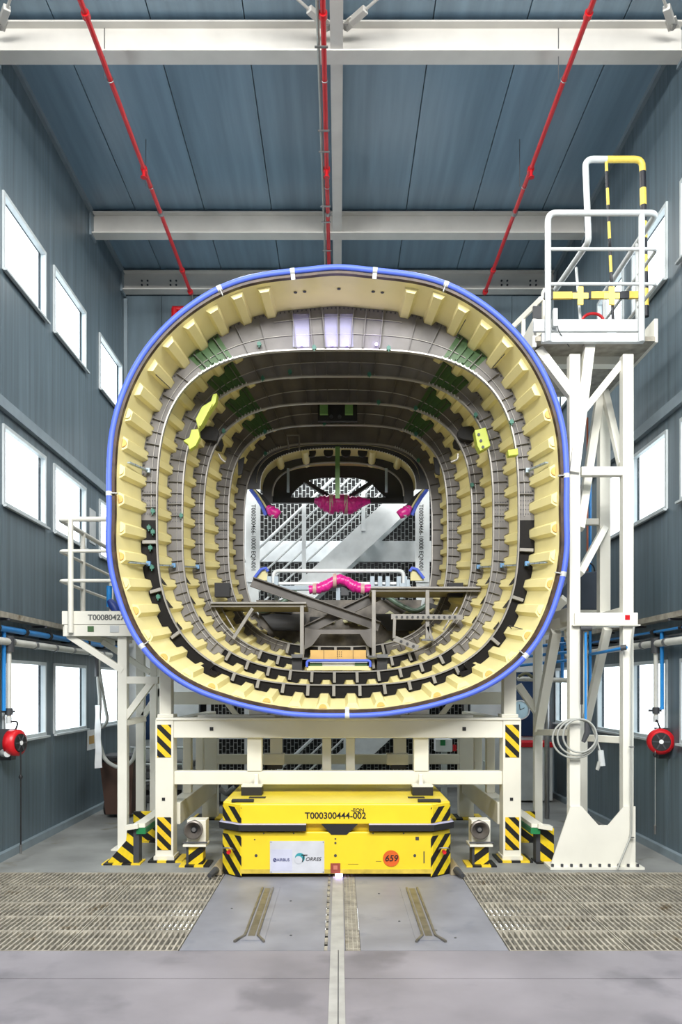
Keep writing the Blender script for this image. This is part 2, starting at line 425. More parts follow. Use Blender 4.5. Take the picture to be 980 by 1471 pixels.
rod((-.09, 6.85, zr), (-1.6, 5.2, zr), 'thin white roof brace rod left of the central purlin')
rod((.06, 6.85, zr), (1.6, 5.2, zr), 'thin white roof brace rod right of the central purlin')
rod((-2.9, 6.85, zr), (-1.7, 5.2, zr), 'thin white roof brace rod at the top left wall')
rod((2.86, 6.85, zr), (1.7, 5.2, zr), 'thin white roof brace rod at the top right wall')
# red sprinkler pipes
def rpipe(x, z, label, dbl=False):
    t = thing('sprinkler_pipe', label, 'sprinkler pipe', (x, 7.5, z), 'red sprinkler pipes under the roof')
    ye = 10.75
    MB().cyl((x, Y0, z), (x, ye, z), .022, 12).build('pipe', RED, t)
    for y in (6.3, 8.2, 8.95, 10.2): MB().cyl((x, y, z), (x, y+.05, z), .034, 12).build('coupling', RED if y != 8.95 else STEEL, t)
    MB().cyl((x, ye, z), (x, ye+.05, z), .036, 12).build('end_cap', RED, t)
    for y in (7.0, 8.5): MB().cyl((x-.05, y, z), (x-.05, y, ZC), .004, 6).tube([(x+.03*math.cos(a), y, z+.03*math.sin(a)) for a in [k*PI/5 for k in range(10)]], .004, 5, True).build('hanger', STEEL, t)
    if dbl:
        MB().cyl((x-.045, Y0, z+.005), (x-.045, ye, z+.005), .013, 8).build('conduit', HOSE, t)
        for y in (5.8, 6.6, 7.6, 7.9, 8.8, 9.1, 9.7, 10.1): B(x-.075, x+.035, y, y+.02, z-.03, z-.022).build('clip', STEEL, t)
    MB().cyl((x, 8.2, z-.02), (x, 8.2, z-.09), .016, 8).cyl((x, 8.2, z-.09), (x, 8.2, z-.098), .032, 10).build('sprinkler_head', RED, t)
rpipe(-2.0, 6.86, 'left red sprinkler pipe under the roof')
rpipe(1.97, 6.86, 'right red sprinkler pipe under the roof')
rpipe(-.125, 6.86, 'central red sprinkler pipe beside a grey conduit', True)
t = thing('pipe_valve', 'small red valve fitting high on the back wall at left', 'valve', (-2.1, 11.2, 6.6))
MB().cyl((-2.28, 11.15, 6.68), (-1.9, 11.15, 6.68), .035, 12).build('valve_body', RED, t)
B(-2.2, -1.95, 11.16, 11.3, 6.66, 6.7).build('wall_bracket', DGREY, t); MB().cyl((-2.25, 11.15, 6.68), (-2.25, 11.15, 6.52), .045, 12).build('valve_cap', RED, t)
MB().cyl((-2.0, 11.15, 6.7), (-2.0, 11.15, 6.95), .01, 8).build('valve_stem', STEEL, t)
t.location.z += .13; t.location.x -= .04

# ------------------------------------------------------------------ rear cell: mesh partition and stairs
YM = 12.3
mp = thing('mesh_partition', 'white mesh partition of small staggered cells behind the stairs', 'partition', (0, YM, 0))
MX0, MX1 = -2.0, 1.95
bands = [(0, .12), (.74, .82), (1.5, 1.58), (3.46, 3.78), (4.9, 5.0), (5.6, 5.75)]
for a, b in bands: B(MX0, MX1, YM-.03, YM+.03, a, b).build('cross_rail', STAIRW, mp, .004)
for x in (MX0, -1.42, 1.36, MX1): B(x-.03, x+.03, YM-.035, YM+.035, 0, 5.75).build('partition_post', STAIRW, mp)
for (a0, a1), (b0, b1) in zip(bands[:-1], bands[1:]):
    q = MB(); cw, ch = .0585, .108; x = MX0+.03; k = 0
    while x < MX1-.03:
        q.box(x-.004, x+.004, YM-.006, YM+.004, a1, b0)
        z = a1+(ch/2 if k % 2 else 0)+.02
        while z < b0-.01: q.box(x+.005, x+cw-.005, YM-.006, YM+.004, z, z+.008); z += ch
        x += cw; k += 1
    stuff(q.build('mesh_infill', MESHW, mp))
ys = 11.75
def flight(name, a, b, label, rails=5, posts=()):
    a = at(a[0], a[1], ys); b = at(b[0], b[1], ys); d = (b-a).normalized(); nrm = Vector((-d.z, 0, d.x))
    t = thing(name, label, 'staircase', (a.x, ys, min(a.z, b.z)), 'white steel stairs behind the fuselage')
    for dy in (0, .55): MB().bar(a-nrm*.1+Vector((0, dy, 0)), b-nrm*.1+Vector((0, dy, 0)), .03, .34, nrm).build('stringer', STAIRW, t)
    n = int((b-a).length/.27)
    for i in range(1, n):
        p = a+(b-a)*i/n; B(p.x-.12, p.x+.12, ys+.02, ys+.53, p.z-.1, p.z-.07).build('tread', LGREY, t)
    for k in range(rails):
        h = .22+k*.17
        MB().cyl(a+Vector((0, -.03, h*1.25)), b+Vector((0, -.03, h*1.25)), .022 if k == rails-1 else .014, 8).build('handrail' if k == rails-1 else 'mid_rail', STAIRW, t)
    for u in posts:
        p = a+(b-a)*u; B(p.x-.03, p.x+.03, ys-.05, ys-.015, p.z-.05, p.z+.22*1.25+rails*.17*1.25-.17).build('rail_post', STAIRW, t)
    return t
flight('staircase', (330, 937), (640, 649), 'upper flight of white stairs seen through the fuselage', 5, (.1, .345, .62, .9))
flight('staircase', (330, 1240), (700, 896), 'lower flight of white stairs seen under the fuselage', 3, (.2, .45, .8))

# ------------------------------------------------------------------ fuselage
TAB = [(0, 318), (58, 313), (152, 295), (217, 258), (269, 206), (300, 153), (319.5, 91), (325, 32), (325, -28), (323.5, -100), (313, -146), (300, -182), (284, -212), (257, -244), (212, -276), (148, -300), (92, -312), (0, -318)]
TT = [(math.atan2(x/325, y/318), math.hypot(x/325, y/318)) for x, y in TAB]
def rtab(a):
    a = abs((a+PI) % (2*PI)-PI)
    for i in range(len(TT)-1):
        if TT[i][0] <= a <= TT[i+1][0]+1e-9:
            u = (a-TT[i][0])/(TT[i+1][0]-TT[i][0])
            p0 = TT[i-1][1] if i else TT[1][1]; p3 = TT[i+2][1] if i+2 < len(TT) else TT[-2][1]
            p1, p2 = TT[i][1], TT[i+1][1]
            return .5*(2*p1+(p2-p0)*u+(2*p0-5*p1+4*p2-p3)*u*u+(3*p1-p0-3*p2+p3)*u**3)
    return TT[-1][1]
def rse(a, n):
    return (abs(math.sin(a))**n+abs(math.cos(a))**n)**(-1/n)
CX = -.01
# knots: Y, top, bottom (heights above eye), half width, blend of superellipse
KN = [(6.76, 3.512, -.235, 1.912, 0), (7.30, 3.49, -.145, 1.822, .15), (7.85, 3.44, -.02, 1.708, .3), (8.40, 3.38, .115, 1.575, .5), (8.95, 3.30, .265, 1.41, .8), (9.5, 3.19, .40, 1.27, 1)]
def lerpk(Y):
    if Y <= KN[0][0]: return KN[0][1:]
    for a, b in zip(KN[:-1], KN[1:]):
        if Y <= b[0]+1e-6:
            u = (Y-a[0])/(b[0]-a[0]); return tuple(p+(q-p)*u for p, q in zip(a[1:], b[1:]))
    a, b = KN[-2], KN[-1]; u = (Y-a[0])/(b[0]-a[0]); return tuple(p+(q-p)*u for p, q in zip(a[1:], b[1:]))
def skinp(a, Y, inset=0):
    T, Bt, W, t = lerpk(Y); t = min(t, 1); H = (T-Bt)/2; c = (T+Bt)/2
    r = rtab(a)*(1-t)+rse(a, 2.8)*t
    p = Vector((CX+W*r*math.sin(a), Y, EYE+c+H*r*math.cos(a)))
    if inset:
        e = .01; q = skinp(a+e, Y)-skinp(a-e, Y); n = Vector((-q.z, 0, q.x)).normalized()  # left of travel
        ctr = Vector((CX, Y, EYE+c))
        if n.dot(ctr-p) < 0: n = -n
        p = p+n*inset
    return p
fus = thing('fuselage_section', 'large rounded square aircraft fuselage section, cream inside, with a blue edge guard', 'fuselage', (0, 8, 1.3))
NA = 192
AN = [2*PI*i/NA for i in range(NA)]
def loop(Y, inset): return [skinp(a, Y, inset) for a in AN]
YS = [6.76, 7.03, 7.30, 7.575, 7.85, 8.125, 8.4, 8.675, 8.95, 9.225, 9.5]
m = MB()
for a, b in zip(YS[:-1], YS[1:]):
    m.strip(loop(a, .028), loop(b, .028), True)
skin = m.build('inner_skin', SKIN, fus, recalc=False)
m = MB()
for a, b in zip(YS[:-1], YS[1:]): m.strip(loop(a, 0), loop(b, 0), True)
m.strip(loop(9.5, 0), loop(9.5, .028), True); m.build('outer_skin', FGREYD, fus, recalc=False)
m = MB(); m.strip(loop(6.758, 0), loop(6.758, .029), True, False); m.strip(loop(6.758, .029), loop(6.80, .0285), True)
m.build('laminate_edge', BROWN, fus, recalc=False)
m = MB(); m.tube([skinp(a, 6.755, .012-.03) for a in AN], .024, 10, True); m.build('edge_guard', BLUE, fus)['label'] = 'blue foam tube clipped round the rim'
for a in (-2.25, -1.58, -.52, -.2, .165, .475, 1.5, 1.93, 2.3, 3.1):
    m = MB(); m.tube([skinp(a+da, 6.755, -.018) for da in (-.010, .010)], .0265, 10); m.bar(skinp(a, 6.75, .0), skinp(a, 6.752, .055), .035, .006)
    m.build('tape_strap', TAPE, fus)
# arc-length table at rim and stringer angles (mirror symmetric, measured from the bottom)
fine = [PI - PI*i/720 for i in range(721)]
pts = [skinp(a, 7.03) for a in fine]; acc = [0]
for i in range(720): acc.append(acc[-1]+(pts[i+1]-pts[i]).length)
def ang_at(s):
    for i in range(720):
        if acc[i+1] >= s: return fine[i]+(fine[i+1]-fine[i])*(s-acc[i])/(acc[i+1]-acc[i])
    return 0
SA = []; s_ = .125
while s_ < acc[-1]-.60: SA.append(ang_at(s_)); s_ += .243
SANG = sorted(SA+[-a for a in SA])
def stringer(a, ya, yb, parent=None, w=(.062, .036), h=.046):
    yk = [ya]+[y for y in YS if ya < y < yb]+[yb]; m = MB(); rings = []
    for y in yk:
        e = .01; q = (skinp(a+e, y)-skinp(a-e, y)).normalized(); p = skinp(a, y, .027); n = (skinp(a, y, .1)-p).normalized()
        k = 1-.3*(y-6.8)/2.7
        rings.append([p-q*w[0]*k, p-q*w[1]*k+n*h, p+q*w[1]*k+n*h, p+q*w[0]*k])
    for r0, r1 in zip(rings[:-1], rings[1:]): m._add(r0+r1, [(0, 1, 5, 4), (1, 2, 6, 5), (2, 3, 7, 6)])
    m._add(rings[0], [(0, 1, 2, 3)]); m._add(rings[-1], [(3, 2, 1, 0)])
    return m.build('stringer', SKIN2, fus, recalc=False)
for i, a in enumerate(SANG):
    o = stringer(a, 6.84+.015*(i % 3), 9.45)
    if abs(a) > 1.1:
        e = .01; y = 6.838+.015*(i % 3); q = (skinp(a+e, y)-skinp(a-e, y)).normalized(); p = skinp(a, y, .03); n = (skinp(a, y, .1)-p).normalized()
        m = MB()
        rr = [p+q*.034*math.cos(t)+n*(.036*math.sin(t)) for t in [k*PI/8 for k in range(9)]]
        m._add(rr+[v+Vector((0, -.012, 0)) for v in rr], [tuple(range(9)), tuple(range(17, 8, -1))]+[(k, k+9, k+10, k+1) for k in range(8)])
        m.build('end_plug', ORANGE if i % 2 == 0 else SKIN2, o)
# frames
FR = [ # Y, top, bottom, halfwidth, n_upper, n_lower
 (7.30, 3.067, .0, 1.655, 3.3, 2.9), (7.85, 3.04, .13, 1.53, 3.3, 2.9), (8.40, 2.969, .265, 1.415, 3.3, 2.9),
 (8.95, 2.92, .43, 1.232, 3.5, 3.0), (9.48, 2.878, .54, 1.12, 3.7, 3.2)]
def frp(fr, a, d=0):
    Y, T, Bt, W, nu, nl = fr; H = (T-Bt)/2-d; c = (T+Bt)/2; W = W-d
    n = nu if math.cos(a) > 0 else nl
    n = nl+(nu-nl)*min(1, max(0, .5+math.cos(a)))
    r = rse(a, n)
    return Vector((CX+W*r*math.sin(a), Y, EYE+c+H*r*math.cos(a)))
# matched angle: for skin angle a pick the frame angle with the same polar direction
FCURVE = {}; MCACHE = {}
def match(fr, a):
    key = (fr[0], round(a, 6))
    if key in MCACHE: return MCACHE[key]
    p = skinp(a, fr[0]); Y, T, Bt, W, nu, nl = fr; c = (T+Bt)/2
    a0 = math.atan2((p.x-CX)/W, (p.z-EYE-c)/((T-Bt)/2))
    e = .01; q = skinp(a+e, fr[0])-skinp(a-e, fr[0]); t = (q.x, q.z)   # tangent; the matching point has no offset along it
    if fr[0] not in FCURVE: FCURVE[fr[0]] = [frp(fr, 2*PI*i/720) for i in range(720)]
    cv = FCURVE[fr[0]]; i0 = int(round(a0/(2*PI)*720)); best = None
    def off(i): r = cv[i % 720]; return (r.x-p.x)*t[0]+(r.z-p.z)*t[1]
    res = a0; L_ = off(i0-45)
    for i in range(i0-44, i0+46):
        M_ = off(i)
        if L_ <= 0 < M_ or M_ <= 0 < L_:
            u = L_/(L_-M_); res = 2*PI*(i-1+u)/720; break
        L_ = M_
    MCACHE[key] = res; return res
def outer_off(fr, a):
    best = min(abs((a-s+PI) % (2*PI)-PI) for s in SANG)
    d = best*((skinp(a+.01, fr[0])-skinp(a-.01, fr[0])).length/.02)
    hi, lo = .078, .03
    if fr[0] > 9.3: return .005
    if d < .040: return hi
    if d < .062: return hi+(lo-hi)*(d-.040)/.022
    return lo
NW = 960
def webseg(fr, a0, a1, mt, parent, name='web', y=0, u0=0., u1=1., th=.006):
    n = max(4, int(NW*(a1-a0)/(2*PI))); A = []; Bq = []
    for i in range(n+1):
        a = a0+(a1-a0)*i/n; o = skinp(a, fr[0], outer_off(fr, a)); q = frp(fr, match(fr, a))
        A.append(o.lerp(q, u0)+Vector((0, y, 0))); Bq.append(o.lerp(q, u1)+Vector((0, y, 0)))
    m = MB(); m.strip(A, Bq, False, False); dy = Vector((0, th, 0))
    m.strip([p+dy for p in A], [p+dy for p in Bq], False, False); m.strip(A, [p+dy for p in A], False, False)
    m.strip(Bq, [p+dy for p in Bq], False, False)
    m._add([A[0], Bq[0], Bq[0]+dy, A[0]+dy], [(0, 1, 2, 3)]); m._add([A[-1], Bq[-1], Bq[-1]+dy, A[-1]+dy], [(0, 1, 2, 3)])
    return m.build(name, mt, parent, recalc=False)
def rib(fr, a, parent, mt, dep=.03, th=.006, u0=.0, u1=1.0):
    o = skinp(a, fr[0], .05); q = frp(fr, match(fr, a)); p0 = o.lerp(q, u0); p1 = o.lerp(q, u1)
    d = (p1-p0).normalized(); t = Vector((d.z, 0, -d.x))*th/2
    m = MB(); y = Vector((0, -dep, 0)); vs = [p0-t, p0+t, p1+t, p1-t]; vs += [v+y for v in vs]
    m._add(vs, [(0, 1, 2, 3), (7, 6, 5, 4), (0, 4, 5, 1), (1, 5, 6, 2), (2, 6, 7, 3), (3, 7, 4, 0)])
    return m.build('stiffener', mt, parent)
BLK = [(1.66, 2*PI-1.66), (2.45, 2*PI-2.45), (2.62, 2*PI-2.62), (2.75, 2*PI-2.75), None]
mids = []
SS = SANG
for i in range(len(SS)):
    nx = SS[(i+1) % len(SS)]+(2*PI if i == len(SS)-1 else 0); mids.append((SS[i]+nx)/2)
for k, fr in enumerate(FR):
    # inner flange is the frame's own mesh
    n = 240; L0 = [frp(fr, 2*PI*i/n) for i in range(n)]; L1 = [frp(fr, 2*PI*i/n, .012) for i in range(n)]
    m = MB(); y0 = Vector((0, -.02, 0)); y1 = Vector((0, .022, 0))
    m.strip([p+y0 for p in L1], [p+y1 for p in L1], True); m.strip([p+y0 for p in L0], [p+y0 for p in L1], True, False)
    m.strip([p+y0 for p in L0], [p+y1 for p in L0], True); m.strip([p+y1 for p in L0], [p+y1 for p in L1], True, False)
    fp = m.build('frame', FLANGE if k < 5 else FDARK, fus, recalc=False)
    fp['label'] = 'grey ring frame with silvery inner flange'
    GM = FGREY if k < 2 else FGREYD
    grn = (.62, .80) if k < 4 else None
    if BLK[k]:
        b0, b1 = BLK[k]
        if grn:
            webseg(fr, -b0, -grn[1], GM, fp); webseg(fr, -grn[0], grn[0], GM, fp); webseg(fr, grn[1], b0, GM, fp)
            for s_ in (-1, 1):
                a, b = sorted((s_*grn[0], s_*grn[1]))
                o_ = webseg(fr, a, b, GREEN, fp, 'green_panel'); o_['label'] = 'green primed web panel'
                for u in (.1, .28, .46, .64, .82): webseg(fr, a, b, GREEN, o_, 'panel_ridge', -.008, u, u+.04, .008) if False else None
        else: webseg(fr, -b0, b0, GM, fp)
        o_ = webseg(fr, b0, b1, FBLACK, fp); o_['label'] = 'black carbon lower web'
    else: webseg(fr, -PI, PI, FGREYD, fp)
    # mid ring stiffener
    if k < 4:
        m = MB(); Q = []
        for i in range(200):
            a = -[1.64, 2.4, 2.55, 2.7][k]+2*[1.64, 2.4, 2.55, 2.7][k]*i/199; o = skinp(a, fr[0], .05); q = frp(fr, match(fr, a)); Q.append(o.lerp(q, .62)+Vector((0, -.006, 0)))
        m.tube(Q, .005, 5); m.build('ring_stiffener', FLANGE, fp)
        m = MB(); Q = []
        for i in range(60):
            a = -.33+.66*i/59; Q.append(frp(fr, match(fr, a)).lerp(skinp(a, fr[0], .05), .78)+Vector((0, -.006, 0)))
        m.tube(Q, .005, 5); m.build('ring_stiffener', FLANGE, fp)
    for i, a in enumerate(mids):
        aa = (a+PI) % (2*PI)-PI
        black = BLK[k] and abs(aa) > BLK[k][0]
        if abs(aa) < .3: continue
        if black:
            if i % 2 == 0 or abs(aa) > 2.4: rib(fr, a+.02, fp, FLANGE, .045, .028, 0, 1)
        else:
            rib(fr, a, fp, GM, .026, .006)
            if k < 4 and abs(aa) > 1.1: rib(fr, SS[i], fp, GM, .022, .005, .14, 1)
    for x in (-.4, -.25, -.14, 0, .14, .25, .4):
        a = math.atan2(x/1.7, 1); rib(fr, a, fp, FGREY if k < 2 else GM, .045, .007)
    if k < 4: # row of rivets along the web foot, upper half
        m = MB()
        for i in range(150):
            a = -1.6+3.2*i/149
            if outer_off(fr, a) > .04: continue
            p = skinp(a, fr[0], .046)+Vector((0, -.004, 0)); m.box(p.x-.006, p.x+.006, p.y-.004, p.y+.004, p.z-.006, p.z+.006)
        stuff(m.build('rivet_row', DGREY, fp))
    # perforated pads mid side
    if k < 4:
        for s_ in (-1, 1):
            m = MB()
            for i in range(6):
                for j in range(5):
                    a = s_*(1.52+i*.022); o = skinp(a, fr[0], .05); q = frp(fr, match(fr, a)); p = o.lerp(q, .12+.19*j)
                    m.box(p.x-.004, p.x+.004, p.y-.004, p.y-.001, p.z-.004, p.z+.004)
            stuff(m.build('perforated_pad', DGREY, fp))
    # serrated clips on the inner flange by the green panels
    for s_ in (-1, 1):
        if k > 4: continue
        m = MB()
        for i in range(9):
            a = s_*(.62+i*.026); q = frp(fr, match(fr, a), .006)+Vector((0, -.032, 0)); m.box(q.x-.006, q.x+.003, q.y-.006, q.y, q.z-.010, q.z+.010)
        stuff(m.build('clip_row', LGREY, fp))
# green ridges as part of panels: small bars
for k in range(4):
    fr = FR[k]
    for s_ in (-1, 1):
        for j in range(4):
            a = s_*(.645+j*.042); o = skinp(a, fr[0], .06); q = frp(fr, match(fr, a)); MB().bar(o.lerp(q, .12)+Vector((0, -.012, 0)), o.lerp(q, .9)+Vector((0, -.012, 0)), .012, .02).build('green_ridge', GREEN, fus)
# film over the first top web panels, with violet light of the work lamp
fr = FR[0]
for x0, x1 in ((-.42, -.27), (-.13, -.01), (.01, .13)):
    z0 = EYE+3.085; o = B(x0, x1, fr[0]-.012, fr[0]-.008, z0, z0+.30).build('clear_film', FILM, fus)
for x in (-.38, -.3, 0, .3, .38):
    MB().cyl((x, 7.0, skinp(math.atan2(x/1.9, 1), 7.0, .03).z-.002), (x, 7.0, skinp(math.atan2(x/1.9, 1), 7.0, .03).z-.006), .016, 10).build('skin_hole', DGREY, fus)
for x in (-.34, -.06, .07, .34):
    l = bpy.data.lights.new('work_light', 'POINT'); l.energy = .5; l.color = (.62, .55, 1); l.shadow_soft_size = .03
    o = bpy.data.objects.new('work_light', l); C.objects.link(o); o.location = (x, 7.2, EYE+3.13)
    MB().cyl((x, 7.255, EYE+3.10), (x, 7.275, EYE+3.10), .012, 10).build('work_light_lens', LEDV, fus)
# window-line struts (blue grey clips with notched strips)
def strut(py, Ya, x_px_rim, side):
    pass
for s_ in (-1, 1):
    for a, ys_ in ((1.415, ((6.95, 7.28),)), (1.88, ((6.95, 7.28), (7.33, 7.83), (7.88, 8.38)))):
        for ya, yb in ys_:
            p = skinp(s_*a, ya, .06); q = skinp(s_*a, yb, .10)
            o = MB().bar(p, q, .03, .012).build('spacer_strip', SKY2, fus)
            for u in (.25, .5, .75):
                c = p.lerp(q, u); MB().bar(c-Vector((.012*s_, 0, 0)), c+Vector((-.016*s_, 0, 0)), .012, .014).build('notch', DGREY, o)
            c = q; B(c.x-.018, c.x+.018, c.y-.04, c.y-.005, c.z-.02, c.z+.02).build('clamp', CLAMPB if a > 1.5 else SKY2, fus)
# wire loops clipped to the skin of the first bay
for a in (-.98, .62, .86, 2.2):
    p = skinp(a, 6.95, .07); q = skinp(a, 7.2, .11)
    MB().tube(fillet([p, q, q+Vector((.02, -.03, -.03))], .02), .004, 5).build('wire_hook', DGREY, fus)
# small teal clips
for k, a, u in ((0, .28, 1), (0, -.14, 1), (0, -.44, .8), (1, -.5, 1), (1, -.3, .9), (2, .3, 1), (2, .62, 1), (3, -.7, 1), (3, .75, 1), (0, -1.62, .8), (0, -1.72, .8), (1, -1.6, 1), (1, .98, 1), (2, -.95, 1), (2, 1.35, 1), (0, 1.15, 1), (4, -.8, 1), (4, .9, 1), (0, -1.8, .6), (0, -1.9, .6), (0, -2.05, .6), (0, -1.7, .5), (1, .2, 1), (3, -.12, 1)):
    fr = FR[k]; o = skinp(a, fr[0], .05); q = frp(fr, match(fr, a)); p = o.lerp(q, u)
    m = MB(); m.box(p.x-.016, p.x+.016, p.y-.05, p.y-.02, p.z-.016, p.z+.016); m.bar(p+Vector((-.018, -.045, .006)), p+Vector((.022, -.045, -.006)), .008); m.bar(p+Vector((0, -.045, .026)), p+Vector((0, -.045, -.034)), .008)
    m.build('cable_clip', TEAL, fus)
# lime brackets
def lime(pl, Y, h, name='lime_bracket', mt=LIME, lab='lime green bracket'):
    m = MB(); m.prism([(at(x, y, Y).x, at(x, y, Y).z) for x, y in pl], 'y', Y, Y+h); o = m.build(name, mt, fus, .004); o['label'] = lab; return o
o = lime([(281, 602), (290, 584), (303, 576), (306, 566), (312, 565), (310, 578), (300, 592), (291, 610), (285, 616)], 7.6, .1)
o = lime([(263, 633), (272, 628), (275, 617), (285, 616), (287, 628), (281, 640), (272, 646), (270, 638)], 7.6, .08)
MB().bar(at(287, 612, 7.58), at(304, 580, 7.58), .02).build('bracket_rib', LIME, o)
o = lime([(682, 618), (698, 614), (705, 640), (690, 648), (686, 640)], 7.7, .12)
for x, y in ((688, 624), (691, 633), (694, 642)): MB().cyl(at(x, y, 7.69), at(x, y, 7.695)+Vector((0, .01, 0)), .014, 10).build('bracket_hole', DGREY, o)
o = lime([(730, 646), (744, 644), (745, 653), (731, 655)], 7.2, .08)
# brown oval hoses / black tubes between frames (cabin ducts)
for s_, x in ((-1, 316), (1, 656)):
    o = MB().prism([(at(x+dx, 655+dy, 9.1).x, at(x+dx, 655+dy, 9.1).z) for dx, dy in ((-13, -3), (-9, -9), (2, -10), (11, -8), (13, 0), (10, 9), (-6, 7), (-12, 4))], 'y', 8.3, 8.7).build('duct_opening', BLACK, fus)
    MB().tube(fillet([at(x-s_*-2, 652, 8.28), at(x+2, 660, 8.28), at(x+s_*-8, 664, 8.28)], .03), .012, 6).build('duct_lip', FLANGE, o)
    MB().prism([(at(487+s_*q, y, 9.0).x, at(487+s_*q, y, 9.0).z) for q, y in ((136, 656), (145, 661), (145, 682), (139, 680))], 'y', 9.0, 9.04).build('dark_cutout', BLACK, fus)
# green centre fittings at the top between frame 3 and 4
for px in (466, 501):
    a = at(px-5.5, 607, 8.9); b = at(px+5.5, 578, 8.9); B(a.x, b.x, 8.62, 8.66, a.z, b.z).build('green_fitting', GREEN2, fus)['label'] = 'bright green fitting plate'
a = at(457, 608, 8.8); b = at(513, 577, 8.8); B(a.x, b.x, 8.72, 8.78, a.z, b.z).build('dark_recess', BLACK, fus)
for px in (476, 488): MB().cyl(at(px, 598, 8.7), at(px, 598, 8.7)+Vector((0, .02, 0)), .02, 10).build('recess_boss', DGREY, fus)
# bracket under frame 5 top
o = MB().tube([at(415, 646, 9.3), at(414, 638, 9.3), at(412, 625, 9.3), at(430, 625, 9.3), at(430, 646, 9.3)], .012, 6).build('hanger_bracket', FGREY, fus)

# rear dome: shallow arch skin, frames, bulkhead
def arc(Y, T, W, H, n, a0=-PI/2, a1=PI/2, N=60, dn=0):
    out = []
    for i in range(N+1):
        a = a0+(a1-a0)*i/N; r = rse(a, n); out.append(Vector((CX+W*r*math.sin(a), Y, EYE+T-H+H*r*math.cos(a))))
    return [Vector((out[0].x, Y, out[0].z-dn))]+out+[Vector((out[-1].x, Y, out[-1].z-dn))] if dn else out
m = MB(); A0 = arc(9.52, 2.87, .97, .46, 2.6); A1 = arc(10.0, 2.875, .95, .44, 2.6); A2 = arc(10.5, 2.885, .93, .44, 2.6)
m.strip(A0, A1); m.strip(A1, A2)
m.build('rear_skin', SKIN, fus, recalc=False)
m = MB(); U = Vector((0, 0, .03)); m.strip([p+U for p in A0], [p+U for p in A1]); m.strip([p+U for p in A1], [p+U for p in A2]); m.strip(A0, [p+U for p in A0]); m.build('rear_outer_skin', FGREYD, fus, recalc=False)
def archweb(Y, o, i, mt, name, th=.012):
    m = MB(); d = Vector((0, th, 0)); m.strip(o, i, False, False); m.strip([p+d for p in o], [p+d for p in i], False, False); m.strip(i, [p+d for p in i]); return m.build(name, mt, fus, recalc=False)
archweb(9.53, arc(9.53, 2.93, 1.13, .57, 3.0, dn=.02), arc(9.53, 2.83, .93, .48, 2.6, dn=.01), FDARK, 'rear_frame')
archweb(10.0, arc(10.0, 2.87, .945, .45, 2.6, dn=.1), arc(10.0, 2.79, .82, .42, 2.5, dn=.1), FDARK, 'rear_frame')
m = MB(); m.tube(arc(10.0, 2.79, .82, .42, 2.5), .012, 6); m.build('rear_flange', FLANGE, fus)
# serration of rear frame edge
m = MB()
for p in arc(9.52, 2.825, .925, .48, 2.6, N=90): m.box(p.x-.004, p.x+.004, p.y-.01, p.y, p.z-.01, p.z+.006)
stuff(m.build('serrated_edge', PAPER, fus))
yb = 10.5
def pz(x, y): p = at(x, y, yb); return (p.x, p.z)
# bulkhead with arch: outer polygon strip to inner arch
inn = [pz(*q) for q in ((417, 716), (421, 708), (429, 700), (438, 693), (448, 688.5), (462, 686.5), (487, 686), (511, 686.5), (524, 689.5), (535, 696), (545, 706), (551, 712), (556, 716))]
out = [pz(*q) for q in ((384, 722), (384, 700), (388, 686), (396, 677), (412, 670), (440, 668), (487, 668), (534, 668), (562, 670), (578, 677), (586, 686), (590, 700), (590, 722))]
m = MB(); m.strip([Vector((x, yb, z)) for x, z in out], [Vector((x, yb, z)) for x, z in inn], False, False)
m.strip([Vector((x, yb+.02, z)) for x, z in out], [Vector((x, yb+.02, z)) for x, z in inn], False, False); m.strip([Vector((x, yb, z)) for x, z in inn], [Vector((x, yb+.02, z)) for x, z in inn], False, False)
m.build('rear_bulkhead', FDARK, fus, recalc=False)['label'] = 'dark rear bulkhead with arched opening'
MB().bar(at(384, 719, 10.46), at(590, 719, 10.46), .06, .07).build('bulkhead_crossbar', FDARK, fus)
for x0, x1 in ((438, 473), (537, 503)): MB().bar(at(x0, 691, 10.44), at(x1, 714, 10.44), .05, .07, (0, 1, 0)).build('bulkhead_brace', FDARK, fus)
for x in (414, 555): MB().bar(at(x, 673, 9.95), at(x, 707, 9.95), .03, .045, (0, 1, 0)).build('grey_strap', SKY2, fus)
MB().bar(at(485, 642, 9.5), at(485, 716, 9.5), .055, .03, (0, 1, 0)).build('green_pole', GREEN2, fus)['label'] = 'bright green vertical pole'
for x in (447, 472, 497, 521):
    MB().cyl(at(x, 649, 9.75), at(x, 649, 9.75)+Vector((0, .05, .0)), .06, 12).build('dark_recess', BLACK, fus)
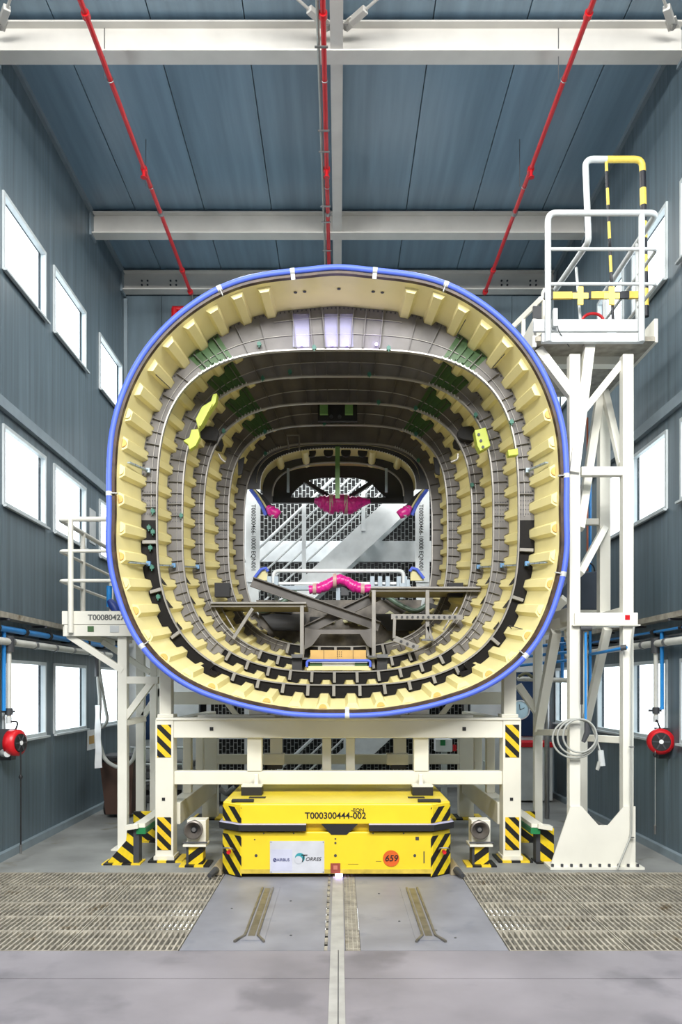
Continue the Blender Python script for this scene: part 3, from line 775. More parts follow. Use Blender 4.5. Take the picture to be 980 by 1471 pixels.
for s_ in (-1, 1):
    for x in (48, 85):
        p = at(487+s_*x, 655 if x < 60 else 662, 9.8); MB().tube([p+Vector((0, -.2, .02)), p+Vector((0, .3, -.02))], [.05, .045], 8).build('rear_stringer', SKIN2, fus)
    for q in ((20, 703), ): pass
    # lower tail side wings with blue guard
    def W_(x, y, Y=9.9): return at(487+s_*x, y, Y)
    pl = [(127, 697), (106, 714), (99, 723), (88, 733), (94, 741), (104, 739), (114, 722), (126, 706)]
    P = [W_(x, y) for x, y in pl]; MB().prism([(p.x, p.z) for p in P], 'y', 9.9, 10.0).build('side_sill', BLACK, fus)
    MB().tube([W_(x, y, 9.86) for x, y in ((127, 703), (118, 715), (110, 728), (105, 740))], .022, 8).build('sill_guard', BLUE, fus)
    MB().tube([W_(x, y, 9.87) for x, y in ((126, 699), (116, 711), (108, 723), (102, 734))], .014, 6).build('sill_strip', SKIN, fus)
    MB().tube([W_(103, 728, 9.85), W_(97, 734, 9.85), W_(90, 738, 9.85), W_(86, 733, 9.85)], [.03, .07, .065, .04], 10).build('wrapped_fitting', PINK, fus)['label'] = 'small pink film wrapped fitting'
    MB().tube([W_(99, 730, 9.84), W_(92, 741, 9.84)], .045, 8).build('tape_wrap', TAPE, fus)
    # lower corner guards
    pl = [(103, 834), (122, 834), (122, 826), (112, 818), (103, 820)]
    P = [W_(x, y) for x, y in pl]; MB().prism([(p.x, p.z) for p in P], 'y', 9.9, 9.95).build('corner_fairing', SKIN, fus)
    MB().tube([W_(x, y, 9.87) for x, y in ((102, 821), (105, 816), (112, 818), (122, 831))], .02, 8).build('corner_guard', BLUE, fus)
# side plates of the rear jig with rotated lettering
for s_, x0, x1 in ((-1, 353, 373), (1, 597, 617)):
    a = at(x0, 836, 10.9); b = at(x1, 690, 10.9)
    t = thing('jig_plate', ('left' if s_ < 0 else 'right')+' white upright jig plate with rotated black lettering, behind the fuselage', 'jig plate', (a.x, 10.9, 0), 'lettered jig plates')
    B(a.x, b.x, 10.9, 10.94, a.z, b.z).build('plate', STAIRW, t)
    B(a.x+.02, b.x-.02, 10.94, 11.0, 0, b.z-.3).build('leg', STAIRW, t)
    px_ = 364 if s_ < 0 else 605
    text('T000300466-10000', at(px_, 757, 10.897), .082, INK, t, (PI/2, PI/2, 0), bold=.0005, sx=.95)
    text('EQN001', at(px_, 806, 10.897), .082, INK, t, (PI/2, PI/2, 0), bold=.0005, sx=.95)
# pink wrapped central fittings
def wrap(pts, rr, Y, label, bands):
    P = [at(x, y, Y) for x, y in pts]; Q = []; R = []
    for i in range(len(P)-1):
        for k in range(6):
            u = k/6; Q.append(P[i].lerp(P[i+1], u)); R.append((rr[i]+(rr[i+1]-rr[i])*u)*(1+.07*math.sin(2.1*(i*6+k))+.16*random.random()-.08))
    Q.append(P[-1]); R.append(rr[-1])
    o = MB().tube(Q, R, 14).build('wrapped_fitting', PINK, fus); o['label'] = label
    for x, y, r, dy in bands:
        MB().tube([at(x-2.5, y+dy, Y), at(x+2.5, y-dy, Y)], r, 14).build('tape_band', PBAND, o)
wrap([(452, 719), (462, 721), (474, 725), (488, 722), (502, 726), (515, 722), (532, 720)], [.03, .09, .12, .11, .12, .08, .03], 10.3, 'large magenta film wrapped fitting on the crossbar', [(476, 724, .128, 0), (497, 724, .125, 0)])
wrap([(444, 847), (456, 846), (468, 842), (478, 835), (488, 832), (498, 835), (508, 842), (520, 846), (533, 845)], [.05, .06, .065, .055, .06, .055, .065, .06, .05], 9.62, 'arched magenta film wrapped fitting above the floor brace', [(452, 846, .068, 0), (481, 834, .085, 0), (521, 846, .066, 0)])
P = [at(393, 838, 9.8), at(393, 820, 9.8), at(580, 820, 9.8), at(580, 838, 9.8)]
MB().tube(fillet(P, .07), .024, 8).build('white_handrail', STAIRW, fus)
MB().bar(at(400, 838, 9.85), at(575, 838, 9.85), .04, .03).build('white_crossrail', STAIRW, fus)
for x in (387, 397, 535, 546, 557, 573, 582): B(at(x-3, 0, 9.8).x, at(x+3, 0, 9.8).x, 9.78, 9.84, at(0, 842, 9.8).z, at(0, 828, 9.8).z).build('rail_clamp', SKY2, fus)
MB().bar(at(486, 842, 9.7), at(486, 897, 9.7), .05, .03, (0, 1, 0)).build('pale_blue_post', SKY2, fus)['label'] = 'pale blue centre post'
B(at(490, 0, 9.7).x, at(501, 0, 9.7).x, 9.65, 9.72, at(0, 856, 9.7).z, at(0, 843, 9.7).z).build('switch_box', DGREY, fus)
MB().bar(at(385, 845, 9.8), at(590, 845, 9.8), .1, .05).build('rear_floor_beam', SKY2, fus)

# floor structure inside the fuselage
def fb(name, pts, Y, w, d, mt=FGREY, lab=None):
    P = [at(x, y, Y) for x, y in pts]
    m = MB()
    for a, b in zip(P[:-1], P[1:]): m.bar(a, b, d, w, (0, 0, 1) if abs((b-a).normalized().z) < .9 else (0, 1, 0))
    o = m.build(name, mt, fus, .003)
    if lab: o['label'] = lab
    return o
def lattice(name, a, b, Y, h, dep, mt=FGREY):  # an angled channel in the cross plane: web plus two flanges
    A = at(*a, Y); Bv = at(*b, Y); d = (Bv-A).normalized(); n = Vector((-d.z, 0, d.x))
    m = MB(); e = Vector((0, .012, 0))
    def quadbar(p, q, hh, y0, y1):
        vs = [p-n*hh, q-n*hh, q+n*hh, p+n*hh]; vs = [v+Vector((0, y0, 0)) for v in vs]+[v+Vector((0, y1, 0)) for v in vs]
        m._add(vs, [(0, 1, 2, 3), (7, 6, 5, 4), (0, 4, 5, 1), (1, 5, 6, 2), (2, 6, 7, 3), (3, 7, 4, 0)])
    quadbar(A, Bv, h/2, 0, .008)
    for s_ in (-1, 1): quadbar(A+n*s_*h/2, Bv+n*s_*h/2, .006, -dep, .008)
    return m.build(name, mt, fus)
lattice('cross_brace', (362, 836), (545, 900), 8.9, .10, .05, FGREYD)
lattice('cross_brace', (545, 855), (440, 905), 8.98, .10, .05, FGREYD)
# left box: shelf beam, post, strut
def shelf(x0, x1, y, Yf, Yb):
    a = at(x0, y, Yf); b = at(x1, y, Yf); B(a.x, b.x, Yf, Yb, a.z-.035, a.z).build('floor_panel', mat('panel_under', (120, 112, 88), .5), fus)
    B(a.x, b.x, Yf-.03, Yf, a.z-.012, a.z+.006).build('floor_rail', FLANGE, fus)
    B(a.x, b.x, Yf-.03, Yf, a.z-.045, a.z-.035).build('floor_rail', FGREY, fus)
shelf(303, 440, 866, 8.35, 9.0)
shelf(533, 690, 844, 8.35, 9.0)
def post(px, y0, y1, Y, w=.05):
    o = fb('floor_post', [(px, y0), (px, y1)], Y, w, .04, FLANGE)
    p = at(px, y1, Y); B(p.x-.06, p.x+.06, Y-.05, Y+.05, p.z-.02, p.z).build('post_foot', STEEL, o)
post(434, 870, 945, 8.3); post(537, 848, 942, 8.3); post(614, 848, 918, 8.3)
fb('floor_strut', [(363, 874), (335, 918)], 8.3, .035, .03, FLANGE)
fb('floor_strut', [(614, 900), (622, 922)], 8.3, .05, .03, FLANGE)
o = fb('perforated_bar', [(562, 886), (665, 887)], 8.25, .055, .02, FLANGE)
for i in range(12):
    p = at(570+i*7.6, 886.5, 8.238); MB().cyl(p+Vector((0, -.008, 0)), p+Vector((0, .004, 0)), .013, 10).build('bar_hole', DGREY, o)
fb('bracket_arm', [(567, 888), (566, 917)], 8.22, .05, .03, FLANGE)
o = fb('bracket_arm', [(566, 917), (601, 931)], 8.22, .06, .03, FLANGE)
for u in (.3, .55, .8):
    p = at(566+35*u, 917+14*u, 8.2); MB().cyl(p+Vector((0, -.006, 0)), p+Vector((0, .01, 0)), .014, 10).build('bar_hole', DGREY, o)
# structural web behind the floor: dark haunched beam
Yh = 9.2
def pzz(x, y, Y=Yh): p = at(x, y, Y); return (p.x, p.z)
MB().prism([pzz(*q) for q in ((440, 905), (452, 908), (524, 908), (536, 905), (536, 935), (526, 930), (516, 914), (462, 914), (450, 930), (440, 935))], 'y', Yh-.4, Yh-.36).build('haunched_beam', FGREY, fus)
for x0, x1 in ((372, 438), (538, 660)):
    MB().prism([pzz(*q) for q in ((x0, 880), (x1, 880), (x1, 905), (x0+20, 905))], 'y', Yh+.15, Yh+.2).build('tank_floor', FDARK, fus)
# lower rear panel that closes the belly
m = MB(); 
for k in range(9):
    a = -2.2+0.55*k
P = [pzz(x, y, 9.44) for x, y in ((368, 862), (606, 862), (600, 900), (575, 925), (530, 938), (445, 938), (400, 925), (375, 900))]
MB().prism(P, 'y', 9.44, 9.46).build('belly_panel', mat('belly', (104, 98, 90), .5, 0, .3, 9), fus)
for x, y in ((392, 886), (407, 924), (413, 927), (428, 928), (560, 884), (585, 884), (560, 925), (575, 921), (450, 897), (475, 893), (500, 893), (520, 897)):
    p = at(x, y, 9.4); MB().tube([p+Vector((-.05, 0, 0)), p+Vector((0, -.01, .02)), p+Vector((.05, 0, 0))], [.02, .035, .02], 8).build('pale_bracket', mat('pale_bracket', (196, 196, 160), .5), fus)
for x0, y0, x1, y1 in ((445, 890, 470, 890), (500, 890, 525, 892), (380, 875, 420, 878), (610, 868, 650, 880)):
    MB().bar(at(x0, y0, 9.35), at(x1, y1, 9.35), .05, .06).build('black_duct', BLACK, fus)
for s_ in (-1, 1):
    MB().tube(fillet([at(487+s_*60, 850, 9.3), at(487+s_*85, 868, 9.3), at(487+s_*110, 880, 9.3), at(487+s_*128, 868, 9.3)], .15), .03, 8).build('green_pipe', mat('muted_green', (96, 116, 104), .4, .2), fus)
    for x, y in ((99, 845), (90, 850)): MB().bar(at(487+s_*x, y-12, 9.1), at(487+s_*x, y+12, 9.1), .04, .05, (0, 1, 0)).build('vertical_bracket', SKY2, fus)
    MB().bar(at(487+s_*167, 838, 8.6), at(487+s_*167, 858, 8.6), .16, .1, (0, 1, 0)).build('black_connector', BLACK, fus)
    MB().tube([at(487+s_*170, 872, 8.5), at(487+s_*150, 905, 8.5)], .01, 6).build('thin_rod', FLANGE, fus)
# service hatch in the belly
YH = 8.0
h = B(at(446, 0, YH).x, at(526, 0, YH).x, YH, YH+.4, at(0, 948, YH).z, at(0, 934, YH).z).build('hatch_lining', AMBER, fus); h['label'] = 'amber hatch lining with small holes'
for x in (465, 485, 507): B(at(x, 0, YH).x, at(x+.6, 0, YH).x, YH-.003, YH, at(0, 948, YH).z, at(0, 934, YH).z).build('lining_joint', BROWN, h)
for x in (484, 487, 490):
    for y in (936, 939, 942): B(at(x, 0, YH).x, at(x+1.2, 0, YH).x, YH-.003, YH, at(0, y+1.2, YH).z, at(0, y, YH).z).build('lining_hole', BLACK, h)
MB().tube(fillet([at(441, 958, YH-.03), at(441, 949, YH-.03), at(532, 949, YH-.03), at(532, 958, YH-.03)], .03), .014, 8).build('hatch_guard', BLUE, fus)
B(at(441, 0, YH).x, at(532, 0, YH).x, YH-.02, YH+.02, at(0, 963, YH).z, at(0, 957, YH).z).build('hatch_sill', SKIN, fus)
B(at(445, 0, YH).x, at(463, 0, YH).x, YH+.0, YH+.01, at(0, 957, YH).z, at(0, 952, YH).z).build('hatch_strip', GREEN, fus)
B(at(510, 0, YH).x, at(528, 0, YH).x, YH+.0, YH+.01, at(0, 957, YH).z, at(0, 952, YH).z).build('hatch_strip', GREEN, fus)
B(at(445, 0, YH).x, at(528, 0, YH).x, YH+.02, YH+.04, at(0, 957, YH).z, at(0, 949, YH).z).build('hatch_panel', STAIRW, fus)
for x in (427, 549): # vertical dark posts carrying the hatch
    MB().bar(at(x, 944, 8.05), at(x, 975, 8.05), .1, .08, (0, 1, 0)).build('dark_pillar', FDARK, fus)
    B(at(x-8, 0, 8).x, at(x+8, 0, 8).x, 7.95, 8.05, at(0, 945, 8).z, at(0, 940, 8).z).build('pillar_cap', STEEL, fus)
# black gusset spikes between lower frames
for k, lst in ((0, ((2.32, 2.36), )), (1, (1.98, 2.08))):
    for s_ in (-1, 1):
        for a in (1.99, 2.12, 2.25):
            fr = FR[k]; q = frp(fr, s_*(a-.05)); MB()._add([q+Vector((0, .02, 0)), q+Vector((-s_*.0, .32, 0)), q+Vector((-s_*.03, .02, -.03)), q+Vector((0, .02, .05))], [(0, 1, 2), (0, 2, 3), (0, 3, 1), (1, 3, 2)]).build('black_gusset', FBLACK, fus)
# black wing plate at the lower corners of the first bay
for s_ in (-1, 1):
    P = [at(487+s_*x, y, 7.25) for x, y in ((200, 957), (184, 950), (178, 956), (184, 962), (172, 966), (176, 972), (190, 969), (202, 963))]
    MB().prism([(p.x, p.z) for p in P], 'y', 7.2, 7.25).build('splice_plate', FBLACK, fus)

# ------------------------------------------------------------------ cradle
Yc = 7.1
cr = thing('support_cradle', 'white steel support cradle on four legs with hazard stripes under the fuselage', 'cradle', (0, 8.2, 0))
def cbox(name, x0, x1, y0, y1, Y, d, mt=WHITE, par=None, bev=.006):
    a = at(x0, y1, Y); b = at(x1, y0, Y); return B(a.x, b.x, Y, Y+d, a.z, b.z).build(name, mt, par or cr, bev)
cbox('front_upper_beam', 249.2, 722.8, 1035, 1060, Yc+.004, .16)
cbox('beam_cap', 224, 748, 1031, 1035, Yc-.01, .2)
cbox('front_lower_beam', 250, 722, 1108, 1127, Yc+.05, .12)
for x0, x1, hx in ((223, 249, 187), (723, 749, 796)):
    X0, X1 = at(x0, 0, Yc).x, at(x1, 0, Yc).x
    lg = B(X0, X1, Yc, Yc+.17, .02, 1.262).build('leg', WHITE, cr, .006)
    B(X0-.05, X1+.09, Yc-.06, Yc+.25, 0, .018).build('base_plate', HAZH, lg)
    B(X0-.01, X1+.01, Yc-.02, Yc+.19, .018, .05).build('foot', WHITE, lg)
    for a, b in ((1041, 1088), (1174, 1221)):
        A = at(x0+3, b, Yc); D = at(x1-3, a, Yc); B(A.x, D.x, Yc-.004, Yc, A.z, D.z).build('hazard_panel', HAZ, lg)
    p = at((x0+x1)/2+(-1), 1148, Yc); B(p.x-.014, p.x+.014, Yc-.004, Yc, p.z-.014, p.z+.014).build('square_hole', BLACK, lg)
for x in (304, 667): p = at(x, 1047, Yc); B(p.x-.016, p.x+.016, Yc-.004, Yc, p.z-.016, p.z+.016).build('square_hole', BLACK, cr)
cbox('upright', 355, 376, 1060, 1108, Yc+.04, .12); cbox('upright', 595, 616, 1060, 1108, Yc+.04, .12)
cbox('upright', 463, 476, 1060, 1108, Yc+.3, .08); cbox('upright', 497, 510, 1060, 1108, Yc+.3, .08)
for x0, x1 in ((388, 408), (566, 587)):
    cbox('hanger', x0, x1-3, 1060, 1084, Yc+.5, .1); cbox('hanger_foot', x0-10, x1, 1083, 1099, Yc+.48, .14); cbox('hanger_pad', x0-4, x1-3, 1099, 1105, Yc+.48, .14, BLACK)
for x0, x1 in ((365, 371), (602, 608)):
    cbox('locating_pin', x0, x1, 1112, 1130, Yc-.06, .05)
# upper side posts and tie beam under the skin
for x0, x1 in ((229, 246), (724, 742)):
    cbox('side_post', x0, x1, 955, 1031, Yc+.05, .12)
    cbox('side_post_pad', x0-3, x1+3, 1026, 1031, Yc+.02, .18)
cbox('upper_tie_beam', 246, 724, 994, 1012, 8.45, .12)
for x0, x1 in ((357, 385), (395, 416), (552, 580), (588, 616)): cbox('saddle_block', x0, x1, 1018, 1031, Yc+.05, .2)
cbox('saddle_plate', 284, 395, 1027, 1031, Yc+.02, .15); cbox('saddle_plate', 575, 680, 1027, 1031, Yc+.02, .15)
cbox('saddle_post', 455, 475, 1022, 1033, Yc+.05, .14)
# rear frame
Yr = 9.38
for x0, x1 in ((290, 312), (660, 681)):
    X0, X1 = at(x0, 0, Yr).x, at(x1, 0, Yr).x
    lg = B(X0, X1, Yr, Yr+.16, .02, 1.2).build('leg', WHITE, cr, .006)
    B(X0-.1, X1+.1, Yr-.1, Yr+.26, 0, .02).build('base_plate', HAZH, lg)
B(at(290, 0, Yr).x, at(681, 0, Yr).x, Yr, Yr+.16, 1.0, 1.2).build('rear_upper_beam', WHITE, cr, .006)
cbox('rear_cross_rail', 312, 660, 1084, 1098, Yr-.02, .1); 
for s_ in (-1, 1):
    B(*sorted((s_*1.44, s_*1.56)), Yc+.17, Yr, .30, .50).build('side_beam', WHITE, cr, .006)
    B(*sorted((s_*1.44, s_*1.56)), Yc+.17, Yr, 1.10, 1.26).build('side_top_beam', WHITE, cr, .006)
    for y in (7.9, 8.6): B(*sorted((s_*1.46, s_*1.54)), y, y+.1, .5, 1.1).build('side_upright', WHITE, cr, .004)
    # diagonal props from the rear corners up to the skin
    for x0, y0, x1, y1 in ((145, 1030, 180, 985),):
        MB().bar(at(487+s_*x0, y0, 8.2), at(487+s_*x1, y1, 8.2), .05, .05, (0, 1, 0)).build('diagonal_prop', WHITE, cr)

# ------------------------------------------------------------------ AGV
Ya = 6.5
av = thing('guided_vehicle', 'yellow low automated transport vehicle with black corner stripes parked under the cradle', 'vehicle', (-.02, 7.5, 0))
X = lambda px: (px-VX)*Ya/F
Z = lambda py: EYE+(VY-py)*Ya/F
La, Ra = X(317), X(650); D = 2.6; ch = .16; cy = .14
def octa(i): # plan with chamfered front and rear corners
    return [(La+ch+i, Ya+i), (Ra-ch-i, Ya+i), (Ra-i, Ya+cy+i), (Ra-i, Ya+D-cy-i), (Ra-ch-i, Ya+D-i), (La+ch+i, Ya+D-i), (La+i, Ya+D-cy-i), (La+i, Ya+cy+i)]
MB().prism(octa(0), 'z', .035, Z(1190)-.03).build('lower_body', YEL, av, .008)
MB().prism(octa(.06), 'z', Z(1190)-.03, Z(1187)+.02).build('waist', YEL, av, .006)
MB().prism(octa(.0), 'z', Z(1184), Z(1155)).build('upper_body', YEL, av, .008)
MB().prism(octa(.012), 'z', Z(1155), Z(1155)+.004).build('top_plate', YELTOP, av)
MB().prism(octa(.08), 'z', .012, .035).build('skirt', BLACK, av)
# bumper: two rubber strips wrapping round the corners
for s_, xa in ((-1, 440), (1, 530)):
    p = [(La-.03, Ya+.5), (La-.03, Ya+cy-.02), (La+ch-.01, Ya-.035), (X(xa), Ya-.035)] if s_ < 0 else [(Ra+.03, Ya+.5), (Ra+.03, Ya+cy-.02), (Ra-ch+.01, Ya-.035), (X(xa), Ya-.035)]
    z0, z1 = Z(1193), Z(1184); m = MB(); n = [Vector((x, y, z0)) for x, y in p]; k = [Vector((x+(.05 if (s_ < 0) else -.05)*(1 if i < 2 else 0), y+(.05 if i >= 2 else 0), z0)) for i, (x, y) in enumerate(p)]
    up = Vector((0, 0, z1-z0)); m.strip(n, [q+up for q in n], False, False); m.strip(k, [q+up for q in k], False, False); m.strip([q+up for q in n], [q+up for q in k], False, False); m.strip(n, k, False, False)
    m._add([n[-1], k[-1], k[-1]+up, n[-1]+up], [(0, 1, 2, 3)]); o = m.build('bumper', BLACK, av)
    m = MB(); m.strip([q+up for q in n], [q+up+Vector((0, 0, .008)) for q in k], False, False); m.build('bumper_trim', LILAC, o)
MB().prism([(X(462), Z(1184)), (X(514), Z(1184)), (X(498), Z(1199)), (X(476), Z(1199))], 'y', Ya-.004, Ya+.06).build('sensor_notch', BLACK, av)
# hazard corner panels: chamfer faces
def corner(s_, z0, z1, x_in):
    e = -.004
    if s_ < 0: pts = [(X(x_in), Ya+e), (La+ch, Ya+e), (La+e, Ya+cy), (La+e, Ya+cy+.001)]
    else: pts = [(X(x_in), Ya+e), (Ra-ch, Ya+e), (Ra-e, Ya+cy), (Ra-e, Ya+cy+.001)]
    A = [Vector((x, y, z0)) for x, y in pts[:3]]; T = [Vector((x, y, z1)) for x, y in pts[:3]]
    m = MB(); m.strip(A, T, False, False); o = m.build('hazard_panel', HAZL if s_ < 0 else HAZR, av, recalc=False); return o
corner(-1, Z(1182), Z(1160), 347); corner(1, Z(1182), Z(1160), 619)
corner(-1, Z(1259), Z(1201), 347); corner(1, Z(1259), Z(1201), 619)
text('T000300444-002', (X(482), Ya-.002, Z(1172)), .072, INK, av, bold=.0012)
text('-EQN', (X(514), Ya-.002, Z(1164)), .04, INK, av, bold=.0006, sx=1.1)
sg = B(X(388), X(466), Ya-.006, Ya, Z(1254), Z(1208)).build('logo_plate', mat('plate_silver', (206, 208, 214), .35, .1), av); sg['label'] = 'pale metal plate with two printed company names'
B(X(390), X(420), Ya-.007, Ya-.006, Z(1251), Z(1220)).build('plate_print', mat('plate_lilac', (196, 198, 216), .4), sg)
text('AIRBUS', (X(407), Ya-.009, Z(1235)), .032, NAVY, sg, bold=.0002, sx=1.0)
MB().tube([(X(395)+.012*math.cos(t), Ya-.009, Z(1235)+.012*math.sin(t)) for t in [k*PI/6 for k in range(12)]], .003, 5, True).tube([(X(395)-.007, Ya-.009, Z(1235)-.007), (X(395)+.007, Ya-.009, Z(1235)+.007)], .003, 5).build('round_logo', NAVY, sg)
text('T', (X(434.5), Ya-.010, Z(1233)), .085, INK, sg, italic=.3)
text('ORRES', (X(450), Ya-.009, Z(1234)), .042, INK, sg, italic=.25)
MB().cyl((X(431), Ya-.0085, Z(1232)), (X(431), Ya-.0065, Z(1232)), .04, 24).build('swirl_logo', TORQ, sg)
MB().cyl((X(429), Ya-.0092, Z(1235)), (X(429), Ya-.0088, Z(1235)), .031, 24).build('swirl_cut', mat('plate_silver', (0, 0, 0)), sg)
for x, y in ((389.5, 1209.5), (464.5, 1209.5), (389.5, 1252.5), (464.5, 1252.5)): MB().cyl((X(x), Ya-.009, Z(y)), (X(x), Ya-.006, Z(y)), .004, 8).build('screw', DGREY, sg)
o = MB().cyl((X(562), Ya-.006, Z(1233)), (X(562), Ya, Z(1233)), .066, 32).build('number_disc', ORDISC, av); o['label'] = 'orange disc numbered 659'
text('659', (X(562), Ya-.008, Z(1233)), .07, INK, o, italic=.2, bold=.001)
o = B(X(475), X(489), Ya-.008, Ya, Z(1254), Z(1240)).build('status_light', mat('dull_red', (150, 70, 56), .4), av)
B(X(479), X(485), Ya-.010, Ya-.008, Z(1249), Z(1243)).build('lens', mat('pale_red', (200, 120, 100), .5), o)
for x, y, r in ((368, 1229, .012), (482, 1229, .012), (482, 1211, .009), (482, 1205, .007), (596, 1229, .012), (379, 1197, .006), (422, 1197, .006), (536, 1197, .006), (580, 1197, .006), (366, 1206, .006)):
    MB().cyl((X(x), Ya-.003, Z(y)), (X(x), Ya+.01, Z(y)), r, 12).build('bolt_hole', DGREY, av)
B(X(608.5), X(610), Ya-.003, Ya, Z(1240), Z(1223)).build('slot', DGREY, av)
B(X(597), X(602), Ya-.003, Ya, Z(1207), Z(1202)).build('scuff', DGREY, av)
for x0, x1, y in ((405, 460, 1246), (500, 515, 1241), (540, 548, 1237), (575, 620, 1249), (352, 372, 1249)):
    B(X(x0), X(x1), Ya-.0015, Ya, Z(y+.6), Z(y)).build('scratch', mat('scratch', (120, 104, 40), .6), av)
B(La+ch, Ra-ch, Ya-.005, Ya, .035, .07).build('kick_strip', mat('kick', (206, 180, 70), .45, 0, .15, 12), av)
for s_ in (-1, 1):
    xx = X(328) if s_ < 0 else X(639); yy = Ya+.06
    MB().cyl((xx, yy-.05, Z(1225)), (xx, yy, Z(1225)), .016, 14).build('stop_button', RED, av)['label'] = 'red emergency stop button'
    MB().tube(fillet([(xx-.05, yy-.0, Z(1225)), (xx-.04, yy-.06, Z(1218)), (xx+.03, yy-.07, Z(1218)), (xx+.05, yy, Z(1225))], .02), .006, 6).build('button_guard', STEEL, av)
    # pads on top
    zt = Z(1155)+.004
    for px0, px1, pyf, hh in ((332, 362, 1160, .022), ):
        a_, b_ = (X(331), X(363)) if s_ < 0 else (X(602), X(635))
        B(a_, b_, Ya+.06, Ya+.12, zt, zt+.022).build('top_pad', BLACK, av, .004)
    a_ = X(355) if s_ < 0 else X(595)
    B(a_-.02, a_+.12, Ya+.30, Ya+.37, zt, zt+.006).build('top_mat', BLACK, av)
    c = -.76 if s_ < 0 else .73
    B(c-.09, c+.09, Yc-.14, Yc-.0, zt, zt+.075).build('lift_pad', BLACK, av, .004); B(c-.09, c+.09, Yc-.14, Yc-.0, zt+.075, zt+.09).build('lift_cap', WHITE, av)
    for y in (6.8, 8.7):
        xx = La+.42 if s_ < 0 else Ra-.42
        MB().cyl((xx-.05, y, .08), (xx+.05, y, .08), .079, 20).build('wheel', BLACK, av)
B(-.03, .03, Ya-.02, Ya+.02, .012, .03).build('guide_light', LEDV, av)

# ------------------------------------------------------------------ docking cones, wedges, guards
for s_, px, side in ((-1, 281, 'left'), (1, 690, 'right')):
    x = (px-VX)*6.95/F; y = 6.95
    t = thing('docking_cone', side+' dark ringed docking cone on a short hazard striped post', 'docking cone', (x, y, 0), 'docking cones beside the vehicle')
    B(x-.07, x+.07, y-.03, y+.11, .015, .17).build('post', HAZUP, t, .003); B(x-.075, x-.055, y-.035, y+.11, .015, .17).build('edge_strip', DGREY, t)
    B(x-.13, x+.13, y-.08, y+.16, 0, .015).build('base_plate', HAZH, t); B(x-.1, x+.1, y-.06, y+.14, .17, .19).build('top_plate', WHITE, t, .003)
    B(x-.075, x+.09, y+.0, y+.16, .19, .392).build('cone_housing', WHITE, t, .005)
    zc = EYE-(1191-985)*y/F
    q = MB()
    R = [(.078, -.03), (.082, -.06), (.07, -.065), (.045, -.03), (.03, -.012), (.03, -.0)]
    rings = [[Vector((x-.01+r*math.cos(2*PI*k/28), y+d, zc+r*math.sin(2*PI*k/28))) for k in range(28)] for r, d in [(.078, .02)]+R]
    for a, b in zip(rings[:-1], rings[1:]): q.strip(a, b, True)
    q.build('cone_ring', mat('cone_steel', (118, 112, 106), .35, .5), t); MB().cyl((x-.01, y-.02, zc), (x-.01, y+.0, zc), .03, 16).build('cone_throat', BLACK, t)
    MB().cyl((x-.01, y-.035, zc), (x-.01, y-.018, zc), .018, 14).build('cone_pin', STEEL, t)
    MB().cyl((x-.1, y-.04, .205), (x+.11, y-.04, .205), .008, 8).build('cross_pin', DGREY, t)
    # wedge beside vehicle
    xw = X(308) if s_ < 0 else X(658)
    t = thing('floor_guide', ('left' if s_ < 0 else 'right')+' dull wedge shaped floor guide beside the vehicle corner', 'floor guide', (xw, 6.6, 0))
    MB().prism([(xw-.05, 0), (xw+.05, 0), (xw+.045, .04), (xw+.0, .09), (xw-.045, .04)], 'y', 6.58, 6.85).build('guide_body', mat('guide_tan', (150, 138, 112), .5), t, .004)
    MB().tube([(xw-s_*-.03, 6.44, .03), (xw, 6.58, .045)], [.018, .03], 10).build('guide_nose', DGREY, t)
    # hazard striped side guard
    Yg = 7.0 if s_ < 0 else 7.05
    def G(px, py, Y=Yg): return at(px, py, Y)
    t = thing('side_guard', side+' hazard striped guide guard with a green and white top rail', 'guide guard', G(190 if s_ < 0 else 782, 1240), 'guide guards beside the cradle legs')
    def mir(px): return px if s_ < 0 else 972-px
    def po(l, Y=Yg):
        L_ = [(G(mir(x), min(y, 1241.5), Y).x, max(0, G(mir(x), y, Y).z)) for x, y in l]; return L_
    if s_ < 0:
        MB().prism(po([(152, 1242), (197, 1242), (197, 1190), (183, 1190), (181, 1208)]), 'y', Yg, Yg+.1).build('guard_wedge', HAZCH, t)
        MB().prism(po([(192, 1242), (200, 1242), (200, 1188), (192, 1188)]), 'y', Yg-.01, Yg+.1).build('guard_post', DGREY, t)
    else:
        MB().prism(po([(176, 1242), (200, 1242), (200, 1190), (176, 1190)]), 'y', Yg, Yg+.12).build('guard_wedge', HAZCH, t)
        MB().prism(po([(196, 1242), (202, 1242), (202, 1188), (196, 1188)]), 'y', Yg-.01, Yg+.1).build('guard_post', DGREY, t)
    a = G(mir(148 if s_ < 0 else 172), 0); b = G(mir(203), 0); x0, x1 = sorted((a.x, b.x)); B(x0, x1, Yg-.05, Yg+.16, 0, .012).build('base_plate', HAZH, t)
    P = [G(mir(180), 1189, 7.0), G(mir(200), 1186, 7.0), G(mir(212), 1178, 7.5), G(mir(232), 1163, 8.3)]
    m = MB()
    for p_, q_ in zip(P[:-1], P[1:]): m.bar(p_, q_, .10, .035)
    m.build('top_rail', WHITE, t)
    P = [p+Vector((-s_*.02, -.02, -.045)) for p in P]; m = MB()
    for p_, q_ in zip(P[1:-1], P[2:]): m.bar(p_, q_, .08, .05)
    m.build('green_rail', GREENP, t)
    a = G(mir(203), 0, 8.0); b = G(mir(225), 0, 8.0); x0, x1 = sorted((a.x, b.x))
    B(x0-.08, x1, 8.0, 8.05, .0, .30).build('rear_guard', HAZCH, t)
    B(x0-.09, x1+.01, 7.95, 8.1, 0, .012).build('rear_base', HAZH, t)
